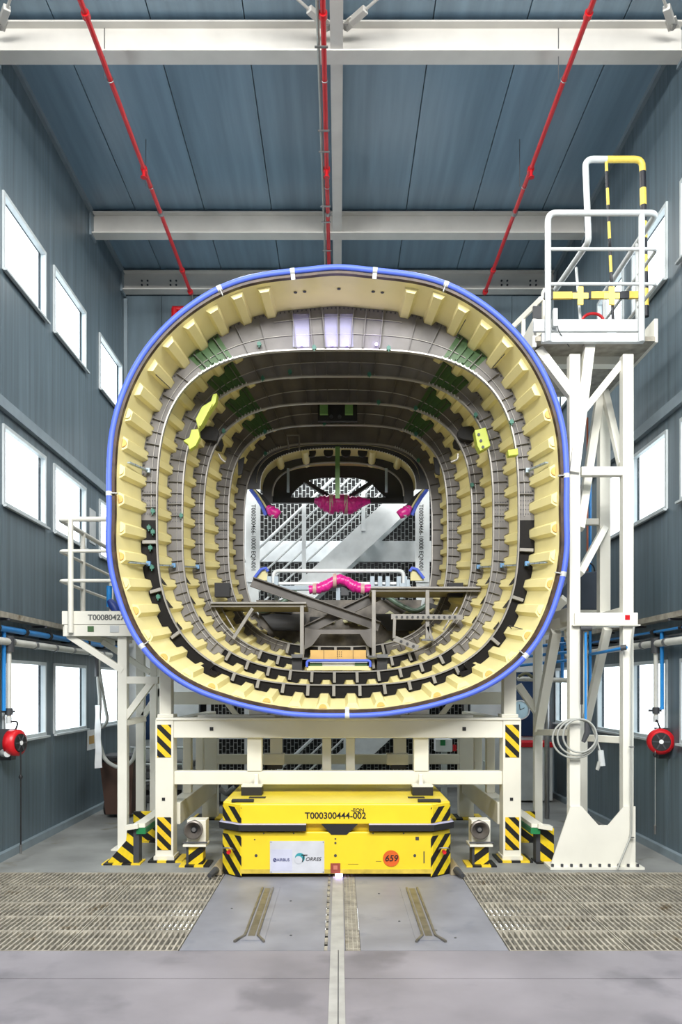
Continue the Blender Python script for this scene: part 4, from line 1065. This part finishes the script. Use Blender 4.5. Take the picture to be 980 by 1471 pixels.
# ------------------------------------------------------------------ left access platform
def bars(parent, mt, specs, name='brace', w=.06):
    for sp in specs:
        (x0, y0, Ya_), (x1, y1, Yb_) = sp[0], sp[1]; ww = sp[2] if len(sp) > 2 else w
        a = at(x0, y0, Ya_); b = at(x1, y1, Yb_)
        MB().bar(a, b, ww, ww, (0, 1, 0) if abs((b-a).normalized().z) > .3 else (0, 0, 1)).build(sp[3] if len(sp) > 3 else name, mt, parent, .004)
lp = thing('access_platform', 'white access platform with open railings left of the fuselage', 'platform', (-2.3, 8.1, 0))
Yp = 7.62
def vpost(parent, X0, Yv, z0, z1, w=.09, mt=TWHITE, name='post'):
    return B(X0-w/2, X0+w/2, Yv, Yv+w, z0, z1).build(name, mt, parent, .005)
zd = 2.14
for xx, yy in ((-2.065, Yp), (-2.17, 8.72)): vpost(lp, xx, yy, .012, zd-.11); B(xx-.09, xx+.09, yy-.06, yy+.16, 0, .012).build('base_plate', TWHITE, lp)
for yy in (Yp, 8.72): vpost(lp, -1.98, yy+.9 if yy < 8 else yy, .012, zd-.11, .07)
B(-2.61, -1.9, Yp-.02, 9.3, zd-.05, zd).build('deck', GALV, lp)
B(-2.62, -1.9, Yp-.05, Yp-.02, zd, zd+.125).build('toe_board', TWHITE, lp)
B(-2.60, -1.9, Yp-.045, Yp-.02, zd-.11, zd-.005).build('fascia', TWHITE, lp); 
B(-2.62, -2.6, Yp-.02, 9.3, zd-.11, zd+.125).build('side_board', TWHITE, lp)
text('T000804270-', (at(157, 0, Yp-.055).x, Yp-.052, zd+.063), .073, INKG, lp, bold=.002, sx=1.03)
B(at(128, 0, Yp).x, at(137, 0, Yp).x, Yp-.05, Yp-.046, at(0, 908, Yp).z, at(0, 900, Yp).z).build('green_label', GREEN, lp)
B(at(160, 0, Yp).x, at(173, 0, Yp).x, Yp-.05, Yp-.046, at(0, 909, Yp).z, at(0, 899, Yp).z).build('notice_label', LGREY, lp)
for z in (3.13, 2.83, 2.55):
    MB().tube(fillet([(-1.95, Yp-.07, z), (-2.64, Yp-.07, z), (-2.64, 9.3, z-.0)], .07), .024 if z > 3 else .016, 8).build('rail', TWHITE, lp)
for xx, yy in ((-2.53, Yp-.07), (-2.64, 8.25), (-2.64, 9.28)):
    MB().cyl((xx, yy, zd-.08 if yy < 8 else zd), (xx, yy, 3.13), .026, 10).build('rail_post', TWHITE, lp)
for yy in (Yp+.03, 8.75):
    MB().bar((-2.58, yy, zd-.1), (-2.06, yy, zd-.44), .06, .07, (0, 1, 0)).build('brace', TWHITE, lp, .004)
bars(lp, TWHITE, [((176, 977, 7.66), (228, 977, 7.66), .07), ((180, 1038, 7.66), (207, 1032, 7.9), .06), ((178, 1034, 7.66), (219, 979, 7.66), .06), ((205, 1030, 8.75), (232, 990, 8.75), .06)])
# ------------------------------------------------------------------ right access tower
tw = thing('access_tower', 'tall white access tower with a railed top platform right of the fuselage', 'tower', (2.25, 7.4, 0))
Yt = 6.85; xl, xr = 2.022, 2.478
for xx in (xl, xr): vpost(tw, xx, Yt, .02, 4.4, .092)
vpost(tw, xl, 8.1, .02, 4.2, .08); vpost(tw, xr, 8.1, .02, 2.1, .08); vpost(tw, 2.48, 7.45, 2.1, 4.2, .1)
# foot plates: V notched gusset sheet
def tz(x, y): p = at(x, y, Yt); return (p.x, max(.02, p.z))
MB().prism([tz(790, 1246), tz(819, 1158), tz(835, 1158), tz(859, 1185), tz(873, 1185), tz(896, 1158), tz(912, 1158), tz(912, 1246)], 'y', Yt-.02, Yt-.004).build('gusset_sheet', TWHITE, tw)
fp = B(at(788, 0, Yt).x, at(922, 0, Yt).x, Yt-.07, Yt+.16, 0, .02).build('foot_plate', TWHITE, tw)
for i in range(10): xx = at(792+i*13.5, 0, Yt).x; MB().cyl((xx, Yt-.045, .02), (xx, Yt-.045, .045), .012, 8).build('anchor_bolt', DGREY, fp)
bx = cbox('mid_beam', 826, 917, 880, 897, Yt-.03, .16, TWHITE, tw); B(at(893, 0, Yt).x, at(905, 0, Yt).x, Yt-.034, Yt-.03, at(0, 893.5, Yt).z, at(0, 882, Yt).z).build('sign_plate', PAPER, bx)
B(at(896, 0, Yt).x, at(903, 0, Yt).x, Yt-.037, Yt-.034, at(0, 891, Yt).z, at(0, 884, Yt).z).build('red_sticker', RED, bx)
cbox('mid_plate', 823, 921, 897, 899, Yt-.04, .2, TWHITE, tw)
for xx in (xl, xr): B(xx-.04, xx+.04, Yt+.1, 8.1, 2.12, 2.24).build('side_beam', TWHITE, tw, .004)
bars(tw, TWHITE, [
 ((847, 494, 6.9), (824, 680, 6.86), .085), ((862, 568, 7.5), (833, 760, 6.97), .07), ((869, 562, 7.5), (893, 668, 6.95), .06),
 ((834, 678, 6.9), (898, 678, 6.9), .075), ((812, 750, 7.6), (866, 750, 7.5), .06), ((833, 824, 6.97), (869, 758, 7.48), .06),
 ((773, 503, 6.97), (823, 569, 6.9), .08), ((900, 514, 6.95), (834, 596, 6.93), .06), ((775, 518, 7.2), (900, 518, 7.2), .11),
 ((787, 560, 7.5), (823, 680, 7.4), .06), ((812, 860, 7.7), (779, 893, 7.9), .08),
 ((799, 906, 7.3), (773, 1048, 8.0), .085), ((873, 902, 7.3), (843, 1035, 7.9), .07), ((745, 985, 8.3), (775, 1028, 8.1), .07),
 ((770, 1052, 8.1), (820, 1052, 7.0), .06), ((842, 1060, 7.4), (897, 1063, 6.95), .06),
 ((758, 912, 7.9), (828, 890, 7.0), .1), ((815, 905, 7.2), (828, 985, 7.4), .05)])
dk = 4.56
B(1.68, 2.70, Yt-.02, 8.15, dk-.06, dk-.02).build('deck', GALV, tw)
cbox('toe_board', 767, 922, 458, 476, Yt-.05, .03, LGREY, tw); cbox('deck_beam', 779, 927, 477.5, 491, Yt-.06, .05, LGREY, tw)
B(2.70, 2.73, Yt, 8.15, dk-.06, dk+.14).build('side_board', TWHITE, tw)
B(1.66, 1.69, Yt, 8.15, dk-.1, dk+.14).build('side_board', TWHITE, tw)
zt_ = [at(0, 306, Yt-.08).z, at(0, 358, Yt-.08).z, at(0, 408, Yt-.08).z]; yf = Yt-.08
xa = at(787.5, 0, yf).x; xb = at(944, 0, yf).x; xc_ = at(922, 0, yf).x
MB().tube(fillet([(xa, yf, at(0, 491, yf).z), (xa, yf, zt_[0]), (xb, yf, zt_[0]), (xb, 8.1, zt_[0]-.02)], .07), .026, 10).build('top_rail', LGREY, tw)
for z in zt_[1:]: MB().tube(fillet([(xa, yf, z), (xb, yf, z), (xb, 8.1, z)], .05), .015, 8).build('mid_rail', LGREY, tw)
MB().cyl((xc_, yf, at(0, 491, yf).z), (xc_, yf, zt_[0]), .026, 10).build('rail_post', LGREY, tw)
MB().cyl((xb, 7.2, dk), (xb, 7.2, zt_[0]), .022, 10).build('rail_post', LGREY, tw)
MB().cyl((xb, 8.1, dk), (xb, 8.1, zt_[0]), .022, 10).build('rail_post', LGREY, tw)
# hoop at the ladder head
yh = 7.15
P = [at(799, 415, 8.3), at(846, 347, yh), at(841, 229, yh), at(923, 229, yh), at(928, 455, yh)]
MB().tube(fillet(P[:3]+[at(872, 229, yh)], .07), .028, 10).build('hoop_rail', LGREY, tw)
MB().tube(fillet([at(872, 229, yh), P[3], P[4]], .07), .029, 10).build('hoop_rail', HAZB, tw)['label'] = 'hoop rail wrapped in yellow and black tape'
MB().cyl(at(871, 229, yh), at(881, 462, yh), .014, 8).build('gate_bar', HAZB, tw)
MB().cyl(at(828, 385, 7.5), at(834, 462, 7.3), .013, 8).build('gate_bar', LGREY, tw)
MB().bar(at(782, 425, yh), at(918, 424, yh), .03, .06).build('hazard_rail', HAZBX, tw)
for x in (834, 879):
    p = at(x, 425, yh-.03); o = B(p.x-.07, p.x+.07, yh-.035, yh-.02, p.z-.025, p.z+.025).build('tape_cross', mat('tape_yellow', (244, 222, 120), .5), tw); B(p.x-.025, p.x+.025, yh-.037, yh-.022, p.z-.08, p.z+.08).build('cross_arm', MATS['tape_yellow'], o)
MB().tube([(at(850, 447, 8.3).x, 8.1, at(0, 447, 8.3).z), (xb-.02, yf+.2, zt_[0]-.02)], .0201, 8) if False else None
MB().tube([at(390+445, 500, 7.2), at(921, 330, 7.2)], .02, 8) if False else None
# rear gangway railing to the fuselage top, left of the deck
gw = thing('gangway_rail', 'cream gangway side panel between the tower deck and the fuselage', 'gangway', at(760, 480, 7.6))
Yw = 7.45
bars(gw, TWHITE, [((733, 474, Yw+.3), (779, 428, Yw), .045), ((733, 515, Yw+.3), (779, 475, Yw), .045), ((752, 457, Yw+.18), (752, 498, Yw+.18), .035), ((769, 440, Yw+.05), (769, 482, Yw+.05), .035), ((779, 424, Yw), (790, 424, Yw), .09), ((783, 470, Yw), (783, 425, Yw), .05)], 'panel_bar')
B(at(767, 0, Yw).x, at(783, 0, Yw).x, Yw+.02, Yw+.05, at(0, 458, Yw).z, at(0, 438, Yw).z).build('dark_panel', DGREY, gw)
o = B(at(794, 0, 6.77).x, at(800, 0, 6.77).x, 6.74, 6.79, at(0, 470, 6.77).z, at(0, 445, 6.77).z).build('switch_box', LGREY, tw)
MB().tube(fillet([at(800, 462, 6.76), at(802, 475, 6.76), at(818, 498, 6.85)], .05), .004, 5).build('switch_cable', DGREY, o)
rc = thing('hose_coil', 'red hose loop lying on the tower top platform', 'hose', at(852, 458, 7.6))
MB().tube([at(852, 461, 7.6)+Vector((.1*math.cos(t), 0, .07*math.sin(t))) for t in [k*PI/10 for k in range(20)]], .014, 8, True).build('loop', RED, rc)
# conduit and cable coil on the tower
cc = thing('cable_coil', 'coil of grey cable with plug hung on the front left tower post', 'cable', at(828, 1060, 6.8), None)
yc = Yt-.05
for k, (cx, cy_, rx, ry) in enumerate(((826, 1061, 32, 28), (829, 1059, 28, 26), (833, 1057, 24, 24))):
    MB().tube([at(cx+rx*math.cos(t), cy_+ry*math.sin(t), yc-.012*k) for t in [j*PI/16 for j in range(32)]], .009, 6, True).build('cable_loop', HOSE, cc)
MB().tube(fillet([at(851, 1045, yc), at(858, 1064, yc), at(864, 1085, yc)], .05), .008, 6).build('cable_tail', HOSE, cc)
MB().tube([at(863, 1078, yc), at(865, 1100, yc)], [.024, .028], 10).build('plug', LGREY, cc); MB().tube([at(862, 1094, yc), at(858, 1106, yc)], [.02, .016], 8).build('plug_socket', HOSE, cc)
vt = thing('air_hose_drop', 'dark and blue vertical air hoses with valve on the tower post', 'air hose', at(840, 1065, 6.8))
MB().cyl(at(836, 905, yc), at(836, 1012, yc), .012, 8).build('black_hose', BLACK, vt); MB().cyl(at(841.5, 908, yc+.02), at(841.5, 1040, yc+.02), .011, 8).build('blue_hose', BLUEP, vt)
MB().tube([at(843, 1038, yc), at(844, 1052, yc), at(838, 1066, yc)], [.02, .026, .018], 10).build('valve', DGREY, vt)
MB().cyl(at(836, 1012, yc), at(836, 1034, yc), .005, 6).build('thin_lead', DGREY, vt); MB().cyl(at(834, 903, yc), at(850, 903, yc), .022, 10).build('fitting', DGREY, vt)
MB().cyl(at(849, 940, 7.3), at(900, 930, 6.78), .014, 8).build('blue_branch', BLUEP, vt)
MB().cyl(at(892, 931, 6.8), at(900, 930, 6.78), .024, 10).build('branch_end', DGREY, vt)
cd = thing('tower_conduit', 'thin grey conduit running down the right tower post to the floor', 'conduit', at(907, 1247, 6.8))
MB().tube(fillet([at(911, 900, yc+.0), at(908, 925, yc), at(907, 1200, yc), at(887, 1249, yc-.1)], .06), .008, 6).build('conduit_pipe', HOSE, cd)
for y in (1073, 1203): MB().bar(at(904, y, yc-.0), at(911, y, yc), .02, .01).build('clip', STEEL, cd)
# blue air pipework rising behind the tower
bp = thing('blue_pipework', 'blue air pipe rising behind the tower posts', 'pipe', (2.2, 8.4, 1.0))
MB().cyl(at(848, 620, 8.4), at(848, 985, 8.4), .016, 8).build('riser', BLUEP, bp); MB().cyl(at(844, 600, 8.4), at(844, 820, 8.4), .01, 8).build('side_riser', mat('copper', (170, 90, 60), .4), bp)
bp2 = thing('blue_pipe_rack', 'cluster of blue pipes crossing low behind the right side of the fuselage', 'pipe rack', at(790, 950, 9.5))
for y in (925, 938, 950): MB().cyl(at(748, y+6, 9.6), at(832, y-3, 8.8), .018, 8).build('pipe', BLUEP, bp2)
for x in (770, 792, 808): MB().cyl(at(x, 915, 9.3), at(x, 975, 9.3), .02, 8).build('riser', BLUEP, bp2)
MB().cyl(at(786, 975, 9.4), (at(786, 975, 9.4).x, 9.4, 0), .03, 8).build('rack_post', STEEL, bp2); MB().cyl(at(745, 975, 9.5), at(830, 978, 8.8), .028, 8).build('pale_pipe', PVC, bp2)
MB().tube(fillet([at(745, 972, 9.3), at(756, 966, 9.3), at(768, 975, 9.3), at(782, 965, 9.3)], .1), .02, 6).build('cable_bundle', mat('olive_cable', (96, 96, 70), .6), bp2)
ds = thing('dark_screen', 'dark blue grey equipment case between the tower legs', 'equipment case', at(835, 880, 8.3))
MB().prism([(at(x, y, 8.3).x, at(x, y, 8.3).z) for x, y in ((808, 876), (808, 845), (825, 824), (863, 820), (863, 876))], 'y', 8.3, 8.6).build('case', mat('slate', (62, 72, 86), .4), ds, .01)
MB().tube([at(845, 821, 8.35)+Vector((.07*math.cos(t), 0, .09*abs(math.sin(t)))) for t in [k*PI/8 for k in range(9)]], .008, 6).build('carry_handle', BLACK, ds)
B(at(806, 0, 8.1).x, at(866, 0, 8.1).x, 8.2, 8.8, at(0, 880, 8.2).z, at(0, 876, 8.2).z).build('shelf', TWHITE, ds)
o = thing('blue_cloth', 'crumpled bright blue cover behind the fuselage edge at right', 'cover', at(813, 810, 8.1))
MB().tube([at(813, 800, 8.2), at(814, 810, 8.2), at(813, 824, 8.2)], [.04, .06, .05], 10).build('cover', mat('royal', (30, 80, 190), .5, 0, .2, 20, .5), o)
o = thing('cloth_bag', 'dark blue bag hung beside the left platform at the fuselage edge', 'bag', at(160, 870, 8.1))
MB().tube([at(157, 862, 8.2), at(163, 870, 8.2), at(168, 880, 8.2)], [.03, .05, .04], 10).build('bag', mat('deep_blue', (24, 54, 130), .5), o)
MB().cyl(at(157, 842, 8.4), at(157, 872, 8.4), .03, 8).build('blue_column', BLUEP, o)

# ------------------------------------------------------------------ services on the side walls
for s_ in (-1, 1):
    side = 'left' if s_ < 0 else 'right'; xw = s_*(XW-.06)
    t = thing('cable_tray', side+' perforated cable tray above the lowest windows', 'cable tray', (xw, 8, 2.15), 'wall cable trays')
    x0, x1 = sorted((s_*(XW-.14), s_*(XW-.02)))
    B(x0, x1, Y0, 11.2, 2.15, 2.156).build('tray_floor', GALV, t)
    B(x0, x0+.004, Y0, 11.2, 2.156, 2.2).build('tray_side', GALV, t); B(x1-.004, x1, Y0, 11.2, 2.156, 2.2).build('tray_side', GALV, t)
    for dx in (.03, .05, .075): MB().cyl((x0+dx, Y0, 2.17), (x0+dx, 11.1, 2.17), .01, 6).build('cable', mat('cable_tan', (150, 140, 110), .6), t)
    for k in range(7): y = 5.2+k*.9; MB().bar((s_*(XW-.15), y, 2.14), (s_*XW, y, 2.14), .02, .02).build('tray_arm', DGREY, t)
    t = thing('air_pipe', side+' blue compressed air pipe clipped under the cable tray', 'air pipe', (xw, 8, 2.06), 'blue wall air pipes')
    r = .028 if s_ < 0 else .012
    MB().cyl((s_*(XW-.09), Y0, 2.06), (s_*(XW-.09), 11.0, 2.06), r, 10).build('pipe', BLUEP, t)
    for k in range(9): y = 5.6+k*.62; MB().cyl((s_*(XW-.09), y, 2.06), (s_*(XW-.09), y+.05, 2.06), r+.012, 10).bar((s_*(XW-.09), y+.02, 2.03), (s_*XW, y+.02, 2.03), .02, .02).build('pipe_clip', BLACK, t)
    t = thing('drain_pipe', side+' white plastic pipe running below the blue air pipe', 'pipe', (xw, 8, 1.95), 'white wall pipes')
    MB().cyl((s_*(XW-.09), Y0, 1.95), (s_*(XW-.09), 10.3, 1.95), .034, 12).build('pipe', PVC, t)
    for k in range(9): y = 5.5+k*.55; MB().cyl((s_*(XW-.09), y, 1.95), (s_*(XW-.09), y+.05, 1.95), .042, 12).build('pipe_collar', STEEL, t)
    MB().cyl((s_*(XW-.05), Y0, 2.02), (s_*(XW-.05), 10.3, 2.0), .01, 8).build('small_pipe', STEEL, t)
    # drops with hose reel
    yd = 7.13 if s_ < 0 else 7.42; xd_ = s_*(XW-.09)
    t = thing('pipe_drop', side+' vertical grey and blue pipe drop feeding the hose reel', 'pipe drop', (xd_, yd, 1.3), 'pipe drops above the hose reels')
    MB().cyl((xd_, yd, 1.93), (xd_, yd, 1.28), .022, 10).build('grey_drop', PVC, t)
    MB().cyl((xd_+s_*.015, yd-.07 if s_ < 0 else yd-.1, 2.05), (xd_+s_*.015, yd-.07 if s_ < 0 else yd-.1, 1.34), .018, 10).build('blue_drop', BLUEP, t)
    MB().cyl((xd_, yd, 2.0), (xd_, yd, 1.86), .045, 12).build('elbow', DGREY, t)
    MB().cyl((xd_, yd, 1.36), (xd_, yd, 1.3), .034, 10).bar((xd_-.07, yd, 1.33), (xd_+.05, yd, 1.33), .02, .02).build('valve', DGREY, t)
    MB().cyl((xd_, yd, 1.28), (xd_, yd, 1.22), .024, 10).build('valve_tail', LGREY, t)
    cx, cy_, cz = (at(22, 1067, 7.12) if s_ < 0 else at(949, 1065, 7.3))
    t = thing('hose_reel', side+' red hose reel with black hub on the wall', 'hose reel', (cx, cy_, cz-.11), 'red wall hose reels')
    ax = Vector((.96 if s_ < 0 else -.25, -.25 if s_ < 0 else -.97, 0)).normalized(); c = Vector((cx, cy_, cz))
    MB().tube([c-ax*.055, c-ax*.045, c+ax*.035, c+ax*.05], [.09, .118, .118, .09], 28).build('drum', RED, t)
    o = MB().cyl(c+ax*.05, c+ax*.06, .082, 28).build('hub', BLACK, t)
    for k in range(6):
        a_ = k*PI/3; e = ax.cross(Vector((0, 0, 1))); d = e*math.cos(a_)+Vector((0, 0, 1))*math.sin(a_)
        MB().bar(c+ax*.062+d*.02, c+ax*.062+d*.075, .006, .012).build('spoke', DGREY, o)
    MB().cyl(c+ax*.06, c+ax*.066, .02, 16).build('hub_badge', PAPER, t)
    B(*sorted((s_*(XW-.10), s_*(XW-.0))), cy_-.02+.05, cy_+.14, cz-.16, cz+.12).build('wall_bracket', DGREY, t)
    MB().tube(fillet([c+Vector((0, 0, .11)), c+Vector((s_*-.03, 0, .19)), Vector((xd_, yd, 1.24))], .08), .008, 6).build('feed_hose', BLACK, t)
    e = c+Vector((-s_*.06, -.03, -.08))
    MB().cyl(e, e-Vector((0, 0, .82 if s_ < 0 else .68)), .007 if s_ < 0 else .003, 6).build('hanging_hose', BLACK if s_ < 0 else HOSE, t)
    q = e-Vector((0, 0, .22 if s_ < 0 else .04)); MB().tube([q+Vector((0, 0, .02)), q, q-Vector((0, 0, .02))], [.01, .02, .01], 8).build('hose_stop', BLACK, t)
    q = e-Vector((0, 0, .82 if s_ < 0 else .68)); MB().cyl(q, q-Vector((0, 0, .08)), .012, 8).build('hose_nozzle', STEEL, t)
# left: grey round socket below the reel
t = thing('wall_socket', 'grey round wall outlet low at the left edge', 'wall outlet', (-2.98, 7.1, .93))
MB().cyl((-2.99, 7.13, .96), (-2.92, 7.05, .96), .035, 16, .03).build('outlet_body', LGREY, t)
# left: vacuum hose looping over bin, roll of paper, notice
Yv = 9.3
t = thing('vacuum_hose', 'grey corrugated hose hanging in a loop over the brown bin', 'hose', at(145, 1100, Yv))
MB().tube(fillet([at(142, 940, Yv), at(141, 980, Yv), at(144, 1005, Yv-.1), at(141, 1060, Yv-.2), at(150, 1092, Yv-.25), at(170, 1104, Yv-.3), at(190, 1096, Yv-.3), at(196, 1075, Yv-.3)], .25), .022, 10).build('hose_tube', HOSE, t)
MB().tube(fillet([at(142, 960, Yv), at(151, 1015, Yv), at(155, 1035, Yv), at(147, 1046, Yv), at(143, 1040, Yv)], .1), .02, 10).build('hose_loop', HOSE, t)
MB().cyl(at(140, 935, Yv), at(140, 972, Yv), .03, 10).build('hose_fitting', DGREY, t)
t = thing('paper_towel', 'long hanging strip of white paper towel beside the lowest windows', 'paper towel', at(140, 1110, Yv-.3))
m = MB(); n = 14
A = [at(136.5+.6*math.sin(i*.9), 1013+i*7, Yv-.3+.02*math.sin(i)) for i in range(n)]; Bq = [at(143+i*.28+.5*math.cos(i*1.3), 1013+i*6.9, Yv-.33+.02*math.cos(i*1.7)) for i in range(n)]
m.strip(A, Bq); m.strip([p+Vector((0, .01, 0)) for p in A], [p+Vector((0, .01, 0)) for p in Bq]); m.build('towel_sheet', PAPER, t, recalc=False)
t = thing('wall_notice', 'white notice with a yellow block on the left wall', 'notice', (-XW+.01, 9.78, .78))
a = -XW+.002; B(a, a+.006, 9.62, 9.95, .78, 1.02).build('sheet', PAPER, t); B(a+.006, a+.008, 9.68, 9.88, .85, .95).build('yellow_block', AMBER, t)
t = thing('wheeled_bin', 'brown wheeled bin with black liner near the left wall', 'bin', (-2.6, 9.55, 0))
b0 = [(-2.74, 9.4), (-2.44, 9.4), (-2.44, 9.75), (-2.74, 9.75)]; b1 = [(-2.80, 9.35), (-2.40, 9.35), (-2.40, 9.8), (-2.80, 9.8)]
m = MB(); m.strip([Vector((x, y, .05)) for x, y in b0], [Vector((x, y, .70)) for x, y in b1], True, False); m._add([Vector((x, y, .05)) for x, y in b0], [(0, 1, 2, 3)]); m.build('bin_body', BINM, t)
B(-2.81, -2.39, 9.34, 9.81, .66, .74).build('bin_liner', BLACK, t, .02)
MB().cyl((-2.83, 9.7, .09), (-2.77, 9.7, .09), .09, 16).build('wheel', BLACK, t); MB().cyl((-2.41, 9.7, .09), (-2.35, 9.7, .09), .09, 16).build('wheel', BLACK, t)
# back area small things
t = thing('wall_sign', 'small pale sign fixed on the left wall beside a middle window', 'sign', (-XW, 10.0, 3.3)); B(-XW+.001, -XW+.008, 9.72, 9.95, 3.3, 3.72).build('sheet', LGREY, t)
t = thing('step_unit', 'grey steps against the rear wall behind the left tower posts', 'steps', (-2.3, 10.8, 0))
for k in range(4): B(-2.75, -2.0, 10.6+k*.14, 11.25, .14*k+.02, .14*k+.10).build('step', STEEL, t, .004)
for x in (-2.75, -2.0): MB().cyl((x, 10.58, .02), (x, 10.58, .75), .02, 8).build('rail_post', LGREY, t)
for z in (.3, .52, .74): MB().cyl((-2.75, 10.58, z), (-2.0, 10.58, z), .016, 8).build('rail', LGREY, t)
t = thing('rear_panel_window', 'dark blue glazed panel in the rear wall at left', 'glazed panel', (-2.6, 11.29, .8)); B(-2.72, -2.52, 11.27, 11.297, .8, 1.45).build('glazing', mat('navy_glass', (30, 48, 76), .15), t); B(-2.75, -2.49, 11.285, 11.298, .77, 1.48).build('surround', WFRAME, t)
t = struct('door_1', (2.62, 11.29, 0)); B(2.45, 2.85, 11.26, 11.297, .85, 1.75).build('door_leaf', mat('navy_glass', (0, 0, 0)), t); B(2.42, 2.88, 11.28, 11.298, 0, 1.8).build('door_surround', LGREY, t)
t = thing('wall_clock', 'round pale clock on the dark rear panel at right', 'clock', (2.52, 11.2, 1.1)); MB().cyl((2.54, 11.25, 1.22), (2.54, 11.22, 1.22), .13, 28).build('clock_face', mat('clock_pale', (170, 200, 210), .4), t); MB().tube([(2.54+.13*math.cos(q), 11.215, 1.22+.13*math.sin(q)) for q in [k*PI/12 for k in range(24)]], .01, 6, True).build('clock_rim', LGREY, t)
MB().bar((2.54, 11.215, 1.22), (2.60, 11.215, 1.25), .008).bar((2.54, 11.215, 1.22), (2.53, 11.215, 1.30), .006).build('clock_hands', INK, t)
t = thing('grey_cabinet', 'pale grey low cabinet with a red top edge at the rear right', 'cabinet', (2.6, 10.9, 0)); B(2.38, 2.86, 10.7, 11.2, .02, .74).build('cabinet_body', LGREY, t, .01); B(2.37, 2.87, 10.68, 11.2, .74, .80).build('red_edge', RED, t); B(2.62, 2.624, 10.695, 10.7, .04, .72).build('door_gap', DGREY, t)
for s_, px, side in ((-1, 269, 'left'), (1, 702, 'right')):
    p = at(px, 1090, 10.2)
    t = thing('signal_lamp', side+' red and green signal lamp on a thin pole behind the cradle', 'signal lamp', (p.x, 10.2, 0), 'signal lamps behind the cradle')
    MB().cyl((p.x, 10.2, .6), (p.x, 10.2, p.z), .012, 8).build('pole', STEEL, t); B(p.x-.06, p.x+.06, 10.16, 10.26, 0, .6).build('pedestal', LGREY, t)
    MB().cyl((p.x, 10.2, p.z), (p.x, 10.2, p.z+.09), .03, 12).build('green_lens', LED, t); MB().cyl((p.x, 10.2, p.z+.09), (p.x, 10.2, p.z+.17), .03, 12).build('red_lens', mat('dark_red', (150, 30, 34), .4), t)
t = thing('green_sign_box', 'white box with a green square and red tag behind the cradle', 'equipment box', at(640, 1080, 10.4))
cbox('box', 626, 650, 1062, 1080, 10.4, .2, PAPER, t); cbox('green_square', 633, 640, 1063, 1071, 10.38, .02, GREENP, t, 0); cbox('red_tag', 651, 656, 1070, 1079, 10.4, .03, RED, t, 0)
B(at(634, 0, 10.5).x, at(642, 0, 10.5).x, 10.45, 10.55, 0, at(0, 1080, 10.5).z).build('stand', LGREY, t)
t = thing('floor_pump', 'dark low machine with pipes behind the left cradle leg', 'machine', at(330, 1150, 10.5)); B(at(308, 0, 10.5).x, at(345, 0, 10.5).x, 10.5, 10.9, .03, .35).build('base', DGREY, t, .02); MB().tube([at(315, 1133, 10.45), at(325, 1140, 10.45), at(338, 1131, 10.45)], .04, 8).build('pipe', STEEL, t); B(at(318, 0, 10.5).x, at(328, 0, 10.5).x, 10.45, 10.6, .05, .42).build('pump', LGREY, t)
